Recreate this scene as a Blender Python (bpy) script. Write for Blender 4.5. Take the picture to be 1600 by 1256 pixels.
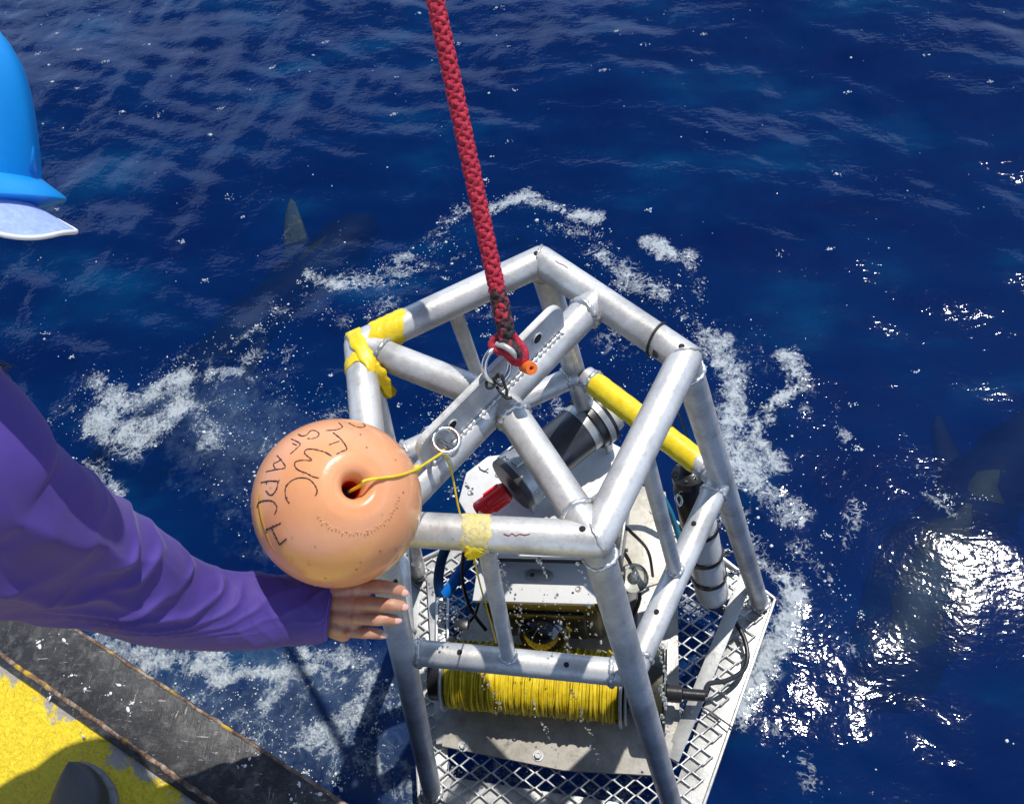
import bpy, bmesh, math, random
import numpy as np
from mathutils import Vector, Matrix, Quaternion, noise as mnoise

random.seed(7); rng = np.random.default_rng(11)
PI = math.pi
for o in list(bpy.data.objects): bpy.data.objects.remove(o)
sc = bpy.context.scene
col = sc.collection

# ------------------------------------------------------------------ camera
PITCH, ROLL = 0.5659, 0.1735
CAM = Vector((0.2293, -0.6681, 1.0521)); FPX = 1418.2
CR = Matrix.Rotation(PITCH, 3, 'X') @ Matrix.Rotation(ROLL, 3, 'Y')
cam_d = bpy.data.cameras.new('camera'); cam = bpy.data.objects.new('camera', cam_d); col.objects.link(cam)
cam.matrix_world = Matrix.Translation(CAM) @ CR.to_4x4()
cam_d.sensor_fit = 'HORIZONTAL'; cam_d.sensor_width = 36.0; cam_d.lens = 36.0 * FPX / 1600.0
cam_d.clip_start = 0.02; cam_d.clip_end = 2000
sc.camera = cam

# ------------------------------------------------------------------ sun and sky
SUN = Vector((0.246, 0.358, 0.893)).normalized()
world = bpy.data.worlds.new('World'); sc.world = world; world.use_nodes = True
wt = world.node_tree; wn = wt.nodes; wl = wt.links; wn.clear()
wo = wn.new('ShaderNodeOutputWorld'); bg = wn.new('ShaderNodeBackground'); sky = wn.new('ShaderNodeTexSky')
sky.sky_type = 'NISHITA'; sky.sun_disc = False
sky.sun_elevation = math.asin(SUN.z); sky.sun_rotation = math.atan2(SUN.x, SUN.y)
sky.air_density = 1.0; sky.dust_density = 0.4; sky.ozone_density = 2.0
bg.inputs['Strength'].default_value = 0.066
# scattered fair-weather cloud in the sky (seen here only as reflections in the sea)
tc = wn.new('ShaderNodeTexCoord'); cn = wn.new('ShaderNodeTexNoise'); cr = wn.new('ShaderNodeValToRGB'); cm = wn.new('ShaderNodeMix')
cn.inputs['Scale'].default_value = 2.6; cn.inputs['Detail'].default_value = 7; cn.inputs['Roughness'].default_value = 0.55
cr.color_ramp.elements[0].position = 0.50; cr.color_ramp.elements[1].position = 0.53
cm.data_type = 'RGBA'; cm.inputs[7].default_value = (10.5, 14.5, 22.0, 1)
mp_ = wn.new('ShaderNodeMapping'); mp_.inputs['Location'].default_value = (1.7, .4, 0); mp_.inputs['Scale'].default_value = (1, 1, 2.2); wl.new(tc.outputs['Generated'], mp_.inputs['Vector']); wl.new(mp_.outputs[0], cn.inputs['Vector']); 
sx_ = wn.new('ShaderNodeSeparateXYZ'); em = wn.new('ShaderNodeMath'); em.operation = 'MULTIPLY_ADD'; ea = wn.new('ShaderNodeMath'); ea.operation = 'ADD'   # the cloud thickens towards the horizon
em.inputs[1].default_value = -1.15; em.inputs[2].default_value = .595
wl.new(tc.outputs['Generated'], sx_.inputs[0]); wl.new(sx_.outputs['Z'], em.inputs[0]); wl.new(em.outputs[0], ea.inputs[0]); wl.new(cn.outputs['Fac'], ea.inputs[1]); wl.new(ea.outputs[0], cr.inputs['Fac'])
wl.new(cr.outputs['Color'], cm.inputs[0]); wl.new(sky.outputs[0], cm.inputs[6])
wl.new(cm.outputs[2], bg.inputs['Color']); wl.new(bg.outputs[0], wo.inputs['Surface'])
sd = bpy.data.lights.new('sun', 'SUN'); sd.energy = 4.3; sd.angle = math.radians(0.53); sd.color = (1.0, 0.96, 0.9)
so = bpy.data.objects.new('sun', sd); col.objects.link(so); so.location = SUN * 20
so.rotation_euler = SUN.to_track_quat('Z', 'Y').to_euler()
sc.view_settings.view_transform = 'Standard'; sc.view_settings.look = 'None'
sc.view_settings.exposure = 0.0; sc.view_settings.gamma = 1.0
sc.view_settings.use_curve_mapping = False
sc.render.engine = 'CYCLES'
sc.cycles.max_bounces = 6; sc.cycles.sample_clamp_indirect = 6; sc.cycles.sample_clamp_direct = 45; sc.cycles.transparent_max_bounces = 10; sc.cycles.caustics_reflective = False; sc.cycles.caustics_refractive = False

# ------------------------------------------------------------------ measuring helpers
def ray(u, v): return CR @ Vector(((u - 800) / FPX, (628 - v) / FPX, -1.0))
def P(u, v, z): d = ray(u, v); return CAM + d * ((z - CAM.z) / d.z)         # point on the level z
def Q(u, v, dep): return CAM + ray(u, v) * dep                              # point at a distance
def pj(p): q = CR.transposed() @ (Vector(p) - CAM); return 800 + FPX * q.x / -q.z, 628 - FPX * q.y / -q.z, -q.z
CX, CY, CZ = CR.col[0].copy(), CR.col[1].copy(), CR.col[2].copy()          # camera right, up, back

# ------------------------------------------------------------------ object helpers
def tag(o, label=None, cat=None, group=None, kind=None):
    if label: o['label'] = label
    if cat: o['category'] = cat
    if group: o['group'] = group
    if kind: o['kind'] = kind
    return o
def thing(name, label, cat, loc=(0, 0, 0), group=None):
    o = bpy.data.objects.new(name, None); col.objects.link(o); o.location = loc; o.empty_display_size = .05
    return tag(o, label, cat, group)
class MB:
    def __init__(s): s.v = []; s.f = []; s.m = []
    def add(s, v, f, mi=0):
        n = len(s.v); s.v += [tuple(p) for p in v]; s.f += [tuple(i + n for i in q) for q in f]; s.m += [mi] * len(f); return s
    def build(s, name, mats, parent=None, smooth=True, label=None, kind=None):
        me = bpy.data.meshes.new(name); me.from_pydata(s.v, [], s.f); me.update()
        if not isinstance(mats, (list, tuple)): mats = [mats]
        for m in mats: me.materials.append(m)
        me.polygons.foreach_set('material_index', s.m)
        me.polygons.foreach_set('use_smooth', [bool(smooth)] * len(me.polygons))
        if smooth == 'auto': me.set_sharp_from_angle(angle=math.radians(38))
        o = bpy.data.objects.new(name, me); col.objects.link(o)
        if parent is not None:
            o.parent = parent; o.matrix_parent_inverse = PI_INV(parent)
        if label: o['label'] = label
        if kind: o['kind'] = kind
        return o
def world_of(o):
    m = Matrix.Translation(o.location)
    return world_of(o.parent) @ o.matrix_parent_inverse @ m if o.parent else m
def PI_INV(parent): return world_of(parent).inverted()
def frames(pts):
    pts = [Vector(p) for p in pts]; n = len(pts); T = []
    for i in range(n):
        a = pts[max(i - 1, 0)]; b = pts[min(i + 1, n - 1)]; T.append((b - a).normalized())
    r = Vector((0, 0, 1)) if abs(T[0].z) < .9 else Vector((1, 0, 0))
    N = (r - T[0] * r.dot(T[0])).normalized(); out = []
    for i in range(n):
        if i: N = (N - T[i] * N.dot(T[i])).normalized()
        out.append((pts[i], T[i], N, T[i].cross(N)))
    return out
def sweep(pts, rad, sides=12, caps=True, closed=False, flat=1.0, up=None):
    """a tube along pts; rad is a number or a list; flat squashes it along its first normal"""
    fr = frames(pts); n = len(fr); V = []; F = []
    if closed:
        P0 = [Vector(p) for p in pts]; fr = []
        for i in range(n):
            T = (P0[(i + 1) % n] - P0[i - 1]).normalized(); r = Vector(up)
            N = (r - T * r.dot(T)).normalized(); fr.append((P0[i], T, N, T.cross(N)))
    elif up is not None:
        fr2 = []
        for p, T, N, B in fr:
            r = Vector(up); N = (r - T * r.dot(T)).normalized(); fr2.append((p, T, N, T.cross(N)))
        fr = fr2
    for i, (p, T, N, B) in enumerate(fr):
        r = rad[i] if hasattr(rad, '__len__') else rad
        for k in range(sides):
            a = 2 * PI * k / sides; V.append(p + N * (math.cos(a) * r * flat) + B * (math.sin(a) * r))
    m = n if closed else n - 1
    for i in range(m):
        j = (i + 1) % n
        for k in range(sides):
            k2 = (k + 1) % sides; F.append((i * sides + k, i * sides + k2, j * sides + k2, j * sides + k))
    if caps and not closed:
        F.append(tuple(range(sides))[::-1]); F.append(tuple((n - 1) * sides + k for k in range(sides)))
    return V, F
def lathe(prof, origin, axis, sides=48, ref=None):
    """prof: list of (radius, height along axis)"""
    ax = Vector(axis).normalized(); r0 = Vector(ref) if ref is not None else (Vector((0, 0, 1)) if abs(ax.z) < .9 else Vector((1, 0, 0)))
    N = (r0 - ax * r0.dot(ax)).normalized(); B = ax.cross(N); O = Vector(origin); V = []; F = []
    for r, h in prof:
        for k in range(sides):
            a = 2 * PI * k / sides; V.append(O + ax * h + (N * math.cos(a) + B * math.sin(a)) * max(r, 1e-5))
    for i in range(len(prof) - 1):
        for k in range(sides):
            k2 = (k + 1) % sides; F.append((i * sides + k, i * sides + k2, (i + 1) * sides + k2, (i + 1) * sides + k))
    return V, F
def cyl(a, b, r, sides=24, bev=None):
    a = Vector(a); b = Vector(b); L = (b - a).length; e = min(r * .12, .002) if bev is None else bev
    return lathe([(0, 0), (r - e, 0), (r, e), (r, L - e), (r - e, L), (0, L)], a, b - a, sides)
def box(c, ax, ay, az, hx, hy, hz, bev=0.0):
    """box with half sizes along three axes, edges cut by bev"""
    c = Vector(c); ax, ay, az = [Vector(a).normalized() for a in (ax, ay, az)]
    bm = bmesh.new(); bmesh.ops.create_cube(bm, size=2)
    for v in bm.verts: v.co = Vector((v.co.x * hx, v.co.y * hy, v.co.z * hz))
    if bev: bmesh.ops.bevel(bm, geom=bm.edges[:], offset=bev, segments=2, affect='EDGES', profile=.5)
    V = [c + ax * v.co.x + ay * v.co.y + az * v.co.z for v in bm.verts]
    bm.verts.index_update(); F = [tuple(v.index for v in f.verts) for f in bm.faces]; bm.free(); return V, F
def prism(poly, z0, z1, bev=0.0):
    """vertical slab over a polygon of (x, y)"""
    bm = bmesh.new(); vs = [bm.verts.new((p[0], p[1], z1)) for p in poly]; f = bm.faces.new(vs)
    if f.normal.z < 0 or f.calc_area() and (f.normal_update() or f.normal.z < 0): f.normal_flip()
    r = bmesh.ops.extrude_face_region(bm, geom=[f])
    for e in r['geom']:
        if isinstance(e, bmesh.types.BMVert): e.co.z = z0
    bmesh.ops.recalc_face_normals(bm, faces=bm.faces[:])
    if bev: bmesh.ops.bevel(bm, geom=bm.edges[:], offset=bev, segments=2, affect='EDGES', profile=.5)
    bm.verts.index_update(); V = [v.co.copy() for v in bm.verts]; F = [tuple(v.index for v in q.verts) for q in bm.faces]; bm.free(); return V, F
def ball(c, r, seg=16, rings=10, ax=None):
    V = []; F = []; c = Vector(c); rr = r if hasattr(r, '__len__') else (r, r, r)
    A = ax or (Vector((1, 0, 0)), Vector((0, 1, 0)), Vector((0, 0, 1)))
    for i in range(rings + 1):
        t = PI * i / rings
        for k in range(seg):
            a = 2 * PI * k / seg
            V.append(c + A[0] * (rr[0] * math.sin(t) * math.cos(a)) + A[1] * (rr[1] * math.sin(t) * math.sin(a)) + A[2] * (rr[2] * math.cos(t)))
    for i in range(rings):
        for k in range(seg):
            k2 = (k + 1) % seg; F.append((i * seg + k, (i + 1) * seg + k, (i + 1) * seg + k2, i * seg + k2))
    return V, F
def clean(V, F):
    """merge doubles so that voxel remeshing sees closed shells"""
    bm = bmesh.new(); vs = [bm.verts.new(v) for v in V]
    for f in F:
        try: bm.faces.new([vs[i] for i in f])
        except ValueError: pass
    bmesh.ops.remove_doubles(bm, verts=bm.verts[:], dist=1e-5); bmesh.ops.recalc_face_normals(bm, faces=bm.faces[:])
    bm.verts.index_update(); V = [v.co.copy() for v in bm.verts]; F = [tuple(v.index for v in q.verts) for q in bm.faces]; bm.free(); return V, F
def catmull(pts, n):
    pts = [Vector(p) for p in pts]; out = []; m = len(pts) - 1
    for i in range(n):
        t = i / (n - 1) * m; k = min(int(t), m - 1); u = t - k
        p0 = pts[max(k - 1, 0)]; p1 = pts[k]; p2 = pts[k + 1]; p3 = pts[min(k + 2, m)]
        out.append(.5 * ((2 * p1) + (p2 - p0) * u + (2 * p0 - 5 * p1 + 4 * p2 - p3) * u * u + (3 * p1 - p0 - 3 * p2 + p3) * u ** 3))
    return out
def chain(mb, pts, rad, seg=16):
    """rounded limb: spheres at the joints, cones between"""
    for i, p in enumerate(pts):
        mb.add(*clean(*ball(p, rad[i], seg, 10)))
        if i: mb.add(*sweep([pts[i - 1], p], [rad[i - 1], rad[i]], seg))
def remesh(mb, voxel, smooth=6, fac=.5):
    me = bpy.data.meshes.new('tmp'); me.from_pydata(mb.v, [], mb.f); o = bpy.data.objects.new('tmp', me); col.objects.link(o)
    md = o.modifiers.new('r', 'REMESH'); md.mode = 'VOXEL'; md.voxel_size = voxel
    ms = o.modifiers.new('s', 'SMOOTH'); ms.iterations = smooth; ms.factor = fac
    dg = bpy.context.evaluated_depsgraph_get(); dg.update(); e = o.evaluated_get(dg).to_mesh()
    V = [v.co.copy() for v in e.vertices]; F = [tuple(p.vertices) for p in e.polygons]
    o.evaluated_get(dg).to_mesh_clear(); bpy.data.objects.remove(o); bpy.data.meshes.remove(me); return V, F

# ------------------------------------------------------------------ materials
def mat(name, color=(.5, .5, .5), rough=.5, metal=0.0, **kw):
    m = bpy.data.materials.new(name); m.use_nodes = True; nt = m.node_tree; b = nt.nodes['Principled BSDF']
    b.inputs['Base Color'].default_value = (*color, 1); b.inputs['Roughness'].default_value = rough; b.inputs['Metallic'].default_value = metal
    for k, v in kw.items():
        b.inputs[k.replace('_', ' ')].default_value = v
    return m
def nd(m, t, **kw):
    n = m.node_tree.nodes.new(t)
    for k, v in kw.items(): setattr(n, k, v)
    return n
def lk(m, a, b): m.node_tree.links.new(a, b)
def ntex(m, scale, detail=4, rough=.5, vec=None, stretch=None, dist=0.0):
    n = nd(m, 'ShaderNodeTexNoise'); n.inputs['Scale'].default_value = scale; n.inputs['Detail'].default_value = detail
    n.inputs['Roughness'].default_value = rough; n.inputs['Distortion'].default_value = dist
    if vec is None:
        g = nd(m, 'ShaderNodeNewGeometry'); vec = g.outputs['Position']
    if stretch:
        mp = nd(m, 'ShaderNodeMapping'); mp.inputs['Scale'].default_value = stretch.get('s', (1, 1, 1)); mp.inputs['Rotation'].default_value = stretch.get('r', (0, 0, 0))
        lk(m, vec, mp.inputs['Vector']); vec = mp.outputs[0]
    lk(m, vec, n.inputs['Vector']); return n.outputs['Fac']
def ramp(m, fac, stops):
    r = nd(m, 'ShaderNodeValToRGB'); e = r.color_ramp.elements
    while len(e) < len(stops): e.new(.5)
    for i, (p, c) in enumerate(stops): e[i].position = p; e[i].color = (*c, 1) if len(c) == 3 else c
    lk(m, fac, r.inputs['Fac']); return r.outputs['Color']
def mix(m, fac, a, b, mode='MIX'):
    x = nd(m, 'ShaderNodeMix'); x.data_type = 'RGBA'; x.blend_type = mode
    for s, v in ((0, fac), (6, a), (7, b)):
        if hasattr(v, 'node'): lk(m, v, x.inputs[s])
        else: x.inputs[s].default_value = v if s == 0 else (*v, 1)
    return x.outputs[2]
def mth(m, op, a, b=0.0, clamp=False):
    x = nd(m, 'ShaderNodeMath', operation=op); x.use_clamp = clamp
    for i, v in enumerate((a, b)):
        if hasattr(v, 'node'): lk(m, v, x.inputs[i])
        else: x.inputs[i].default_value = v
    return x.outputs[0]
def bsdf(m): return m.node_tree.nodes['Principled BSDF']
def bump(m, h, strength=.3, dist=.002):
    b = nd(m, 'ShaderNodeBump'); b.inputs['Strength'].default_value = strength; b.inputs['Distance'].default_value = dist
    lk(m, h, b.inputs['Height']); lk(m, b.outputs[0], bsdf(m).inputs['Normal']); return b
K0 = (0, 0, 0); K1 = (1, 1, 1)
def metal_mat(name, base=(.61, .60, .575), grime=.8, rough=.42, met=.45):
    m = mat(name, base, rough, met)
    n1 = ntex(m, 14, 6, .62); n2 = ntex(m, 90, 5, .7); n3 = ntex(m, 260, 3, .6); n4 = ntex(m, 34, 4, .6, stretch={'s': (1, 1, .25)})
    c = ramp(m, n1, [(.3, tuple(x * .62 for x in base)), (.60, tuple(min(1, x * 1.14) for x in base))])
    c = mix(m, mth(m, 'MULTIPLY', ramp(m, n2, [(.56, K0), (.72, K1)]), grime * .55), c, (.30, .27, .23))
    c = mix(m, mth(m, 'MULTIPLY', ramp(m, n4, [(.60, K0), (.75, K1)]), grime * .35), c, (.36, .36, .38))
    n5 = ntex(m, 38, 4, .75, stretch={'s': (1, 1, 12), 'r': (.5, .9, .4)}); c = mix(m, mth(m, 'MULTIPLY', ramp(m, n5, [(.64, K0), (.70, K1)]), .45), c, (.80, .80, .80))
    n6 = ntex(m, 30, 4, .75, stretch={'s': (14, 1, 1), 'r': (.2, .5, 1.1)}); c = mix(m, mth(m, 'MULTIPLY', ramp(m, n6, [(.67, K0), (.71, K1)]), .5), c, (.22, .21, .20))
    lk(m, c, bsdf(m).inputs['Base Color'])
    r = ramp(m, n2, [(.3, (rough * .75,) * 3), (.7, (min(1, rough * 1.45),) * 3)]); lk(m, r, bsdf(m).inputs['Roughness'])
    bump(m, mth(m, 'ADD', n3, mth(m, 'MULTIPLY', n2, .8)), .25, .0012)
    return m
def dirty_mat(name, base, dirt, rough=.5, scale=30, lo=.5, hi=.7, amount=.8, bmp=.2, metal=0.0):
    m = mat(name, base, rough, metal); n = ntex(m, scale, 7, .65); n2 = ntex(m, scale * 5, 4, .6)
    c = mix(m, mth(m, 'MULTIPLY', ramp(m, n, [(lo, K0), (hi, K1)]), amount), base, dirt)
    c = mix(m, mth(m, 'MULTIPLY', ramp(m, n2, [(.55, K0), (.75, K1)]), amount * .5), c, dirt)
    lk(m, c, bsdf(m).inputs['Base Color']); bump(m, mth(m, 'ADD', n, n2), bmp, .0015); return m

M = {}
M['alu'] = metal_mat('aluminium_tube'); M['alu_dull'] = metal_mat('aluminium_dull', (.50, .50, .50), .9, .5, .45)
M['alu_plate'] = metal_mat('aluminium_plate', (.62, .62, .60), .35, .38, .4)
M['grate'] = metal_mat('expanded_metal', (.66, .67, .67), .5, .4, .5)
M['weld'] = metal_mat('weld_bead', (.58, .57, .55), .8, .38, .75)
M['steel'] = mat('stainless_steel', (.62, .60, .57), .2, 1.0)
M['hole'] = mat('drilled_hole', (.008, .008, .008), .8)
M['white_hdpe'] = dirty_mat('white_plastic_board', (.72, .72, .70), (.42, .40, .36), .42, 22, .52, .8, .45)
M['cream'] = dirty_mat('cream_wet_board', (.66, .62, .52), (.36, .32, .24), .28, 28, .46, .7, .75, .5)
M['base_board'] = dirty_mat('stained_base_board', (.52, .49, .43), (.27, .25, .21), .25, 24, .44, .7, .8, .5)
M['black'] = dirty_mat('black_plastic', (.018, .018, .020), (.07, .07, .07), .32, 40, .55, .8, .5)
M['housing'] = dirty_mat('dark_anodised_barrel', (.045, .048, .055), (.09, .09, .10), .28, 20, .5, .8, .5, .05, .3)
M['grey_cap'] = metal_mat('grey_end_cap', (.46, .46, .45), .3, .36, .5)
M['dark_grey'] = mat('dark_grey_face', (.05, .048, .046), .5)
M['red'] = mat('red_plastic', (.88, .012, .015), .35)
M['olive'] = dirty_mat('olive_anodised', (.055, .054, .034), (.06, .055, .03), .35, 26, .5, .75, .7, .2, .3)
M['orange'] = mat('orange_plastic', (.85, .17, .015), .4)
M['glass'] = mat('clear_dome', (.9, .95, .95), .03, 0, Transmission_Weight=.92, IOR=1.2)
M['lens'] = mat('dark_lens_glass', (.012, .010, .010), .05, 0, Coat_Weight=1.0)
M['bluehose'] = mat('dark_blue_hose', (.006, .035, .12), .3)
M['brightblue'] = mat('bright_blue_sleeve', (.008, .24, .90), .38)
M['teal'] = mat('teal_hose', (.01, .14, .22), .35)
M['ink'] = mat('black_marker_ink', (.06, .022, .018), .5)
M['inkblk'] = mat('black_ink', (.012, .012, .012), .5)
M['redink'] = mat('red_marker_ink', (.22, .03, .03), .6)
M['white_paint'] = dirty_mat('white_bottle_paint', (.74, .74, .73), (.45, .44, .42), .3, 30, .55, .8, .5, .08)
M['zip'] = mat('black_cord', (.012, .012, .013), .55)

def tape_mat():
    m = mat('yellow_vinyl_tape', (.86, .62, .01), .35)
    n = ntex(m, 60, 5, .6); n2 = ntex(m, 200, 3)
    lk(m, ramp(m, n, [(.3, (.80, .52, .01)), (.6, (.88, .68, .02))]), bsdf(m).inputs['Base Color']); bump(m, mth(m, 'ADD', n, mth(m, 'MULTIPLY', n2, .5)), .5, .0016); return m
M['tape'] = tape_mat()
m = M['oldtape'] = mat('worn_yellow_tape', (.8, .62, .2), .55); n = ntex(m, 130, 6, .7)
lk(m, ramp(m, n, [(.38, (.50, .48, .38)), (.48, (.72, .60, .22)), (.7, (.84, .70, .30))]), bsdf(m).inputs['Base Color']); bump(m, n, .8, .003)
m = M['line'] = mat('yellow_line', (.80, .60, .02), .5); n = ntex(m, 45, 5, .7); n2 = ntex(m, 14, 3)
c = ramp(m, n, [(.3, (.62, .42, .01)), (.55, (.86, .66, .02)), (.75, (.92, .78, .10))]); lk(m, c, bsdf(m).inputs['Base Color']); bump(m, ntex(m, 700, 2), .6, .001)
m = M['rope'] = mat('crimson_braided_rope', (.42, .012, .04), .75); n = ntex(m, 220, 5, .7); n2 = ntex(m, 22, 4)
c = ramp(m, n, [(.3, (.20, .006, .018)), (.52, (.50, .016, .045)), (.66, (.60, .05, .09)), (.76, (.66, .38, .36))])
lk(m, c, bsdf(m).inputs['Base Color']); bump(m, ntex(m, 900, 3), 1.0, .0012)
m = M['rope_worn'] = mat('blackened_rope', (.05, .01, .015), .7); n = ntex(m, 90, 5, .7)
lk(m, ramp(m, n, [(.42, (.012, .012, .014)), (.52, (.05, .03, .03)), (.58, (.45, .02, .04))]), bsdf(m).inputs['Base Color']); bump(m, ntex(m, 700, 3), 1.0, .0012)

m = M['buoy'] = mat('orange_float_plastic', (.80, .36, .16), .27, 0, Subsurface_Weight=.25, Coat_Weight=.25, Coat_Roughness=.08)
bsdf(m).inputs['Subsurface Radius'].default_value = (.03, .01, .004); bsdf(m).inputs['Subsurface Scale'].default_value = .5
n = ntex(m, 9, 5, .6); c = ramp(m, n, [(.3, (.76, .31, .14)), (.7, (.83, .40, .185))])
n2 = ntex(m, 60, 6, .7); c = mix(m, mth(m, 'MULTIPLY', ramp(m, n2, [(.6, K0), (.72, K1)]), .22), c, (.55, .26, .14)); lk(m, c, bsdf(m).inputs['Base Color'])
bump(m, mth(m, 'ADD', ntex(m, 45, 4, .6), mth(m, 'MULTIPLY', ntex(m, 16, 3), 1.5)), .18, .003)
M['hole_shine'] = mat('shine_through_red', (.55, .012, .006), .35)  # deep red of light through the translucent shell, put into the colour

m = M['hat'] = mat('blue_hard_hat', (.004, .27, .72), .32, 0); n = ntex(m, 40, 5); bump(m, n, .06, .002); n7 = ntex(m, 26, 5, .75, stretch={'s': (1, 9, 1), 'r': (.3, .2, .8)}); lk(m, mix(m, mth(m, 'MULTIPLY', ramp(m, n7, [(.62, K0), (.68, K1)]), .35), (.004, .27, .72), (.10, .38, .70)), bsdf(m).inputs['Base Color'])
m = M['cap'] = mat('pale_blue_cap', (.30, .40, .72), .8); n = ntex(m, 160, 5, .7)
lk(m, ramp(m, n, [(.3, (.24, .32, .62)), (.7, (.36, .47, .80))]), bsdf(m).inputs['Base Color']); bump(m, ntex(m, 900, 2), .5, .0008)
M['cap_trim'] = mat('cap_edge_trim', (.72, .70, .70), .7)
m = M['skin'] = mat('skin', (.50, .25, .15), .45, 0, Subsurface_Weight=.3); bsdf(m).inputs['Subsurface Radius'].default_value = (.012, .004, .002); bsdf(m).inputs['Subsurface Scale'].default_value = .4
n = ntex(m, 70, 5, .6); lk(m, ramp(m, n, [(.28, (.38, .15, .085)), (.5, (.47, .22, .13)), (.72, (.54, .30, .19))]), bsdf(m).inputs['Base Color'])
bump(m, mth(m, 'ADD', ntex(m, 420, 4, .7), mth(m, 'MULTIPLY', ntex(m, 90, 4), 1.2)), .35, .0012)
M['nail'] = mat('fingernail', (.72, .42, .34), .25)
m = M['hair'] = mat('dark_hair', (.035, .022, .015), .5); bump(m, ntex(m, 60, 3, stretch={'s': (1, 8, 8)}), .8, .003)
M['wisp'] = mat('hair_wisp', (.16, .12, .08), .5)
m = M['shirt'] = mat('purple_shirt', (.075, .034, .30), .7, 0, Sheen_Weight=.12, Sheen_Roughness=.5)
n = ntex(m, 18, 5, .6); lk(m, ramp(m, n, [(.3, (.048, .024, .195)), (.7, (.066, .032, .255))]), bsdf(m).inputs['Base Color']); bump(m, mth(m, 'ADD', ntex(m, 1500, 2), mth(m, 'MULTIPLY', ntex(m, 120, 4), 1.2)), .22, .0009)
M['pants'] = dirty_mat('navy_work_trousers', (.02, .025, .045), (.06, .06, .07), .8, 20)
M['boot'] = dirty_mat('black_shoe', (.017, .018, .026), (.10, .10, .11), .5, 120, .62, .8, .5, .3)
M['rim'] = dirty_mat('grey_shoe_rim', (.16, .16, .165), (.05, .05, .05), .6, 60)

# ================================================================== THE SEA
ZW = -1.20
wv = []
for i in range(70):
    if i < 10: lam = rng.uniform(.7, 1.6); amp = .0042 * lam
    elif i < 28: lam = rng.uniform(.22, .6); amp = .0028 * lam
    else: lam = rng.uniform(.05, .2); amp = .0011 * lam
    th = math.radians(rng.normal(58, 38)); wv.append((2 * PI / lam * math.cos(th), 2 * PI / lam * math.sin(th), rng.uniform(0, 2 * PI), amp, lam))
def sea_h(x, y, cell=None):
    x = np.asarray(x, float); y = np.asarray(y, float); h = np.zeros_like(x)
    wx = x + .05 * np.sin(3.1 * y + 1.3 * x) + .02 * np.sin(11 * y - 4 * x); wy = y + .05 * np.sin(2.7 * x - 1.1 * y) + .02 * np.sin(9 * x + 5 * y)
    calm = 1 - .90 * np.exp(-((x - .95) / .80) ** 2 - ((y - .25) / .85) ** 2)         # waves flattened here to keep the sun glint compact
    for kx, ky, ph, a, lam in wv:
        s = np.sin(kx * wx + ky * wy + ph); g = 1.0
        if cell is not None: g = np.clip((lam / cell - 2.5) / 3, 0, 1)
        h += a * g * (calm if lam < .6 else .5 + .5 * calm) * (1 - 2 * np.abs(s) ** 1.75 if lam < .6 else s) * .8
    r = np.hypot(x, y - .05)                                          # rings thrown out by the cage
    g = 1.0 if cell is None else np.clip((.16 / cell - 2.5) / 3, 0, 1)
    h += g * calm * .0028 * np.sin(2 * PI * (r + .05 * np.sin(3 * np.arctan2(y, x) + 4 * r)) / .17) * np.exp(-((r - .85) / .42) ** 2)
    return h
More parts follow.
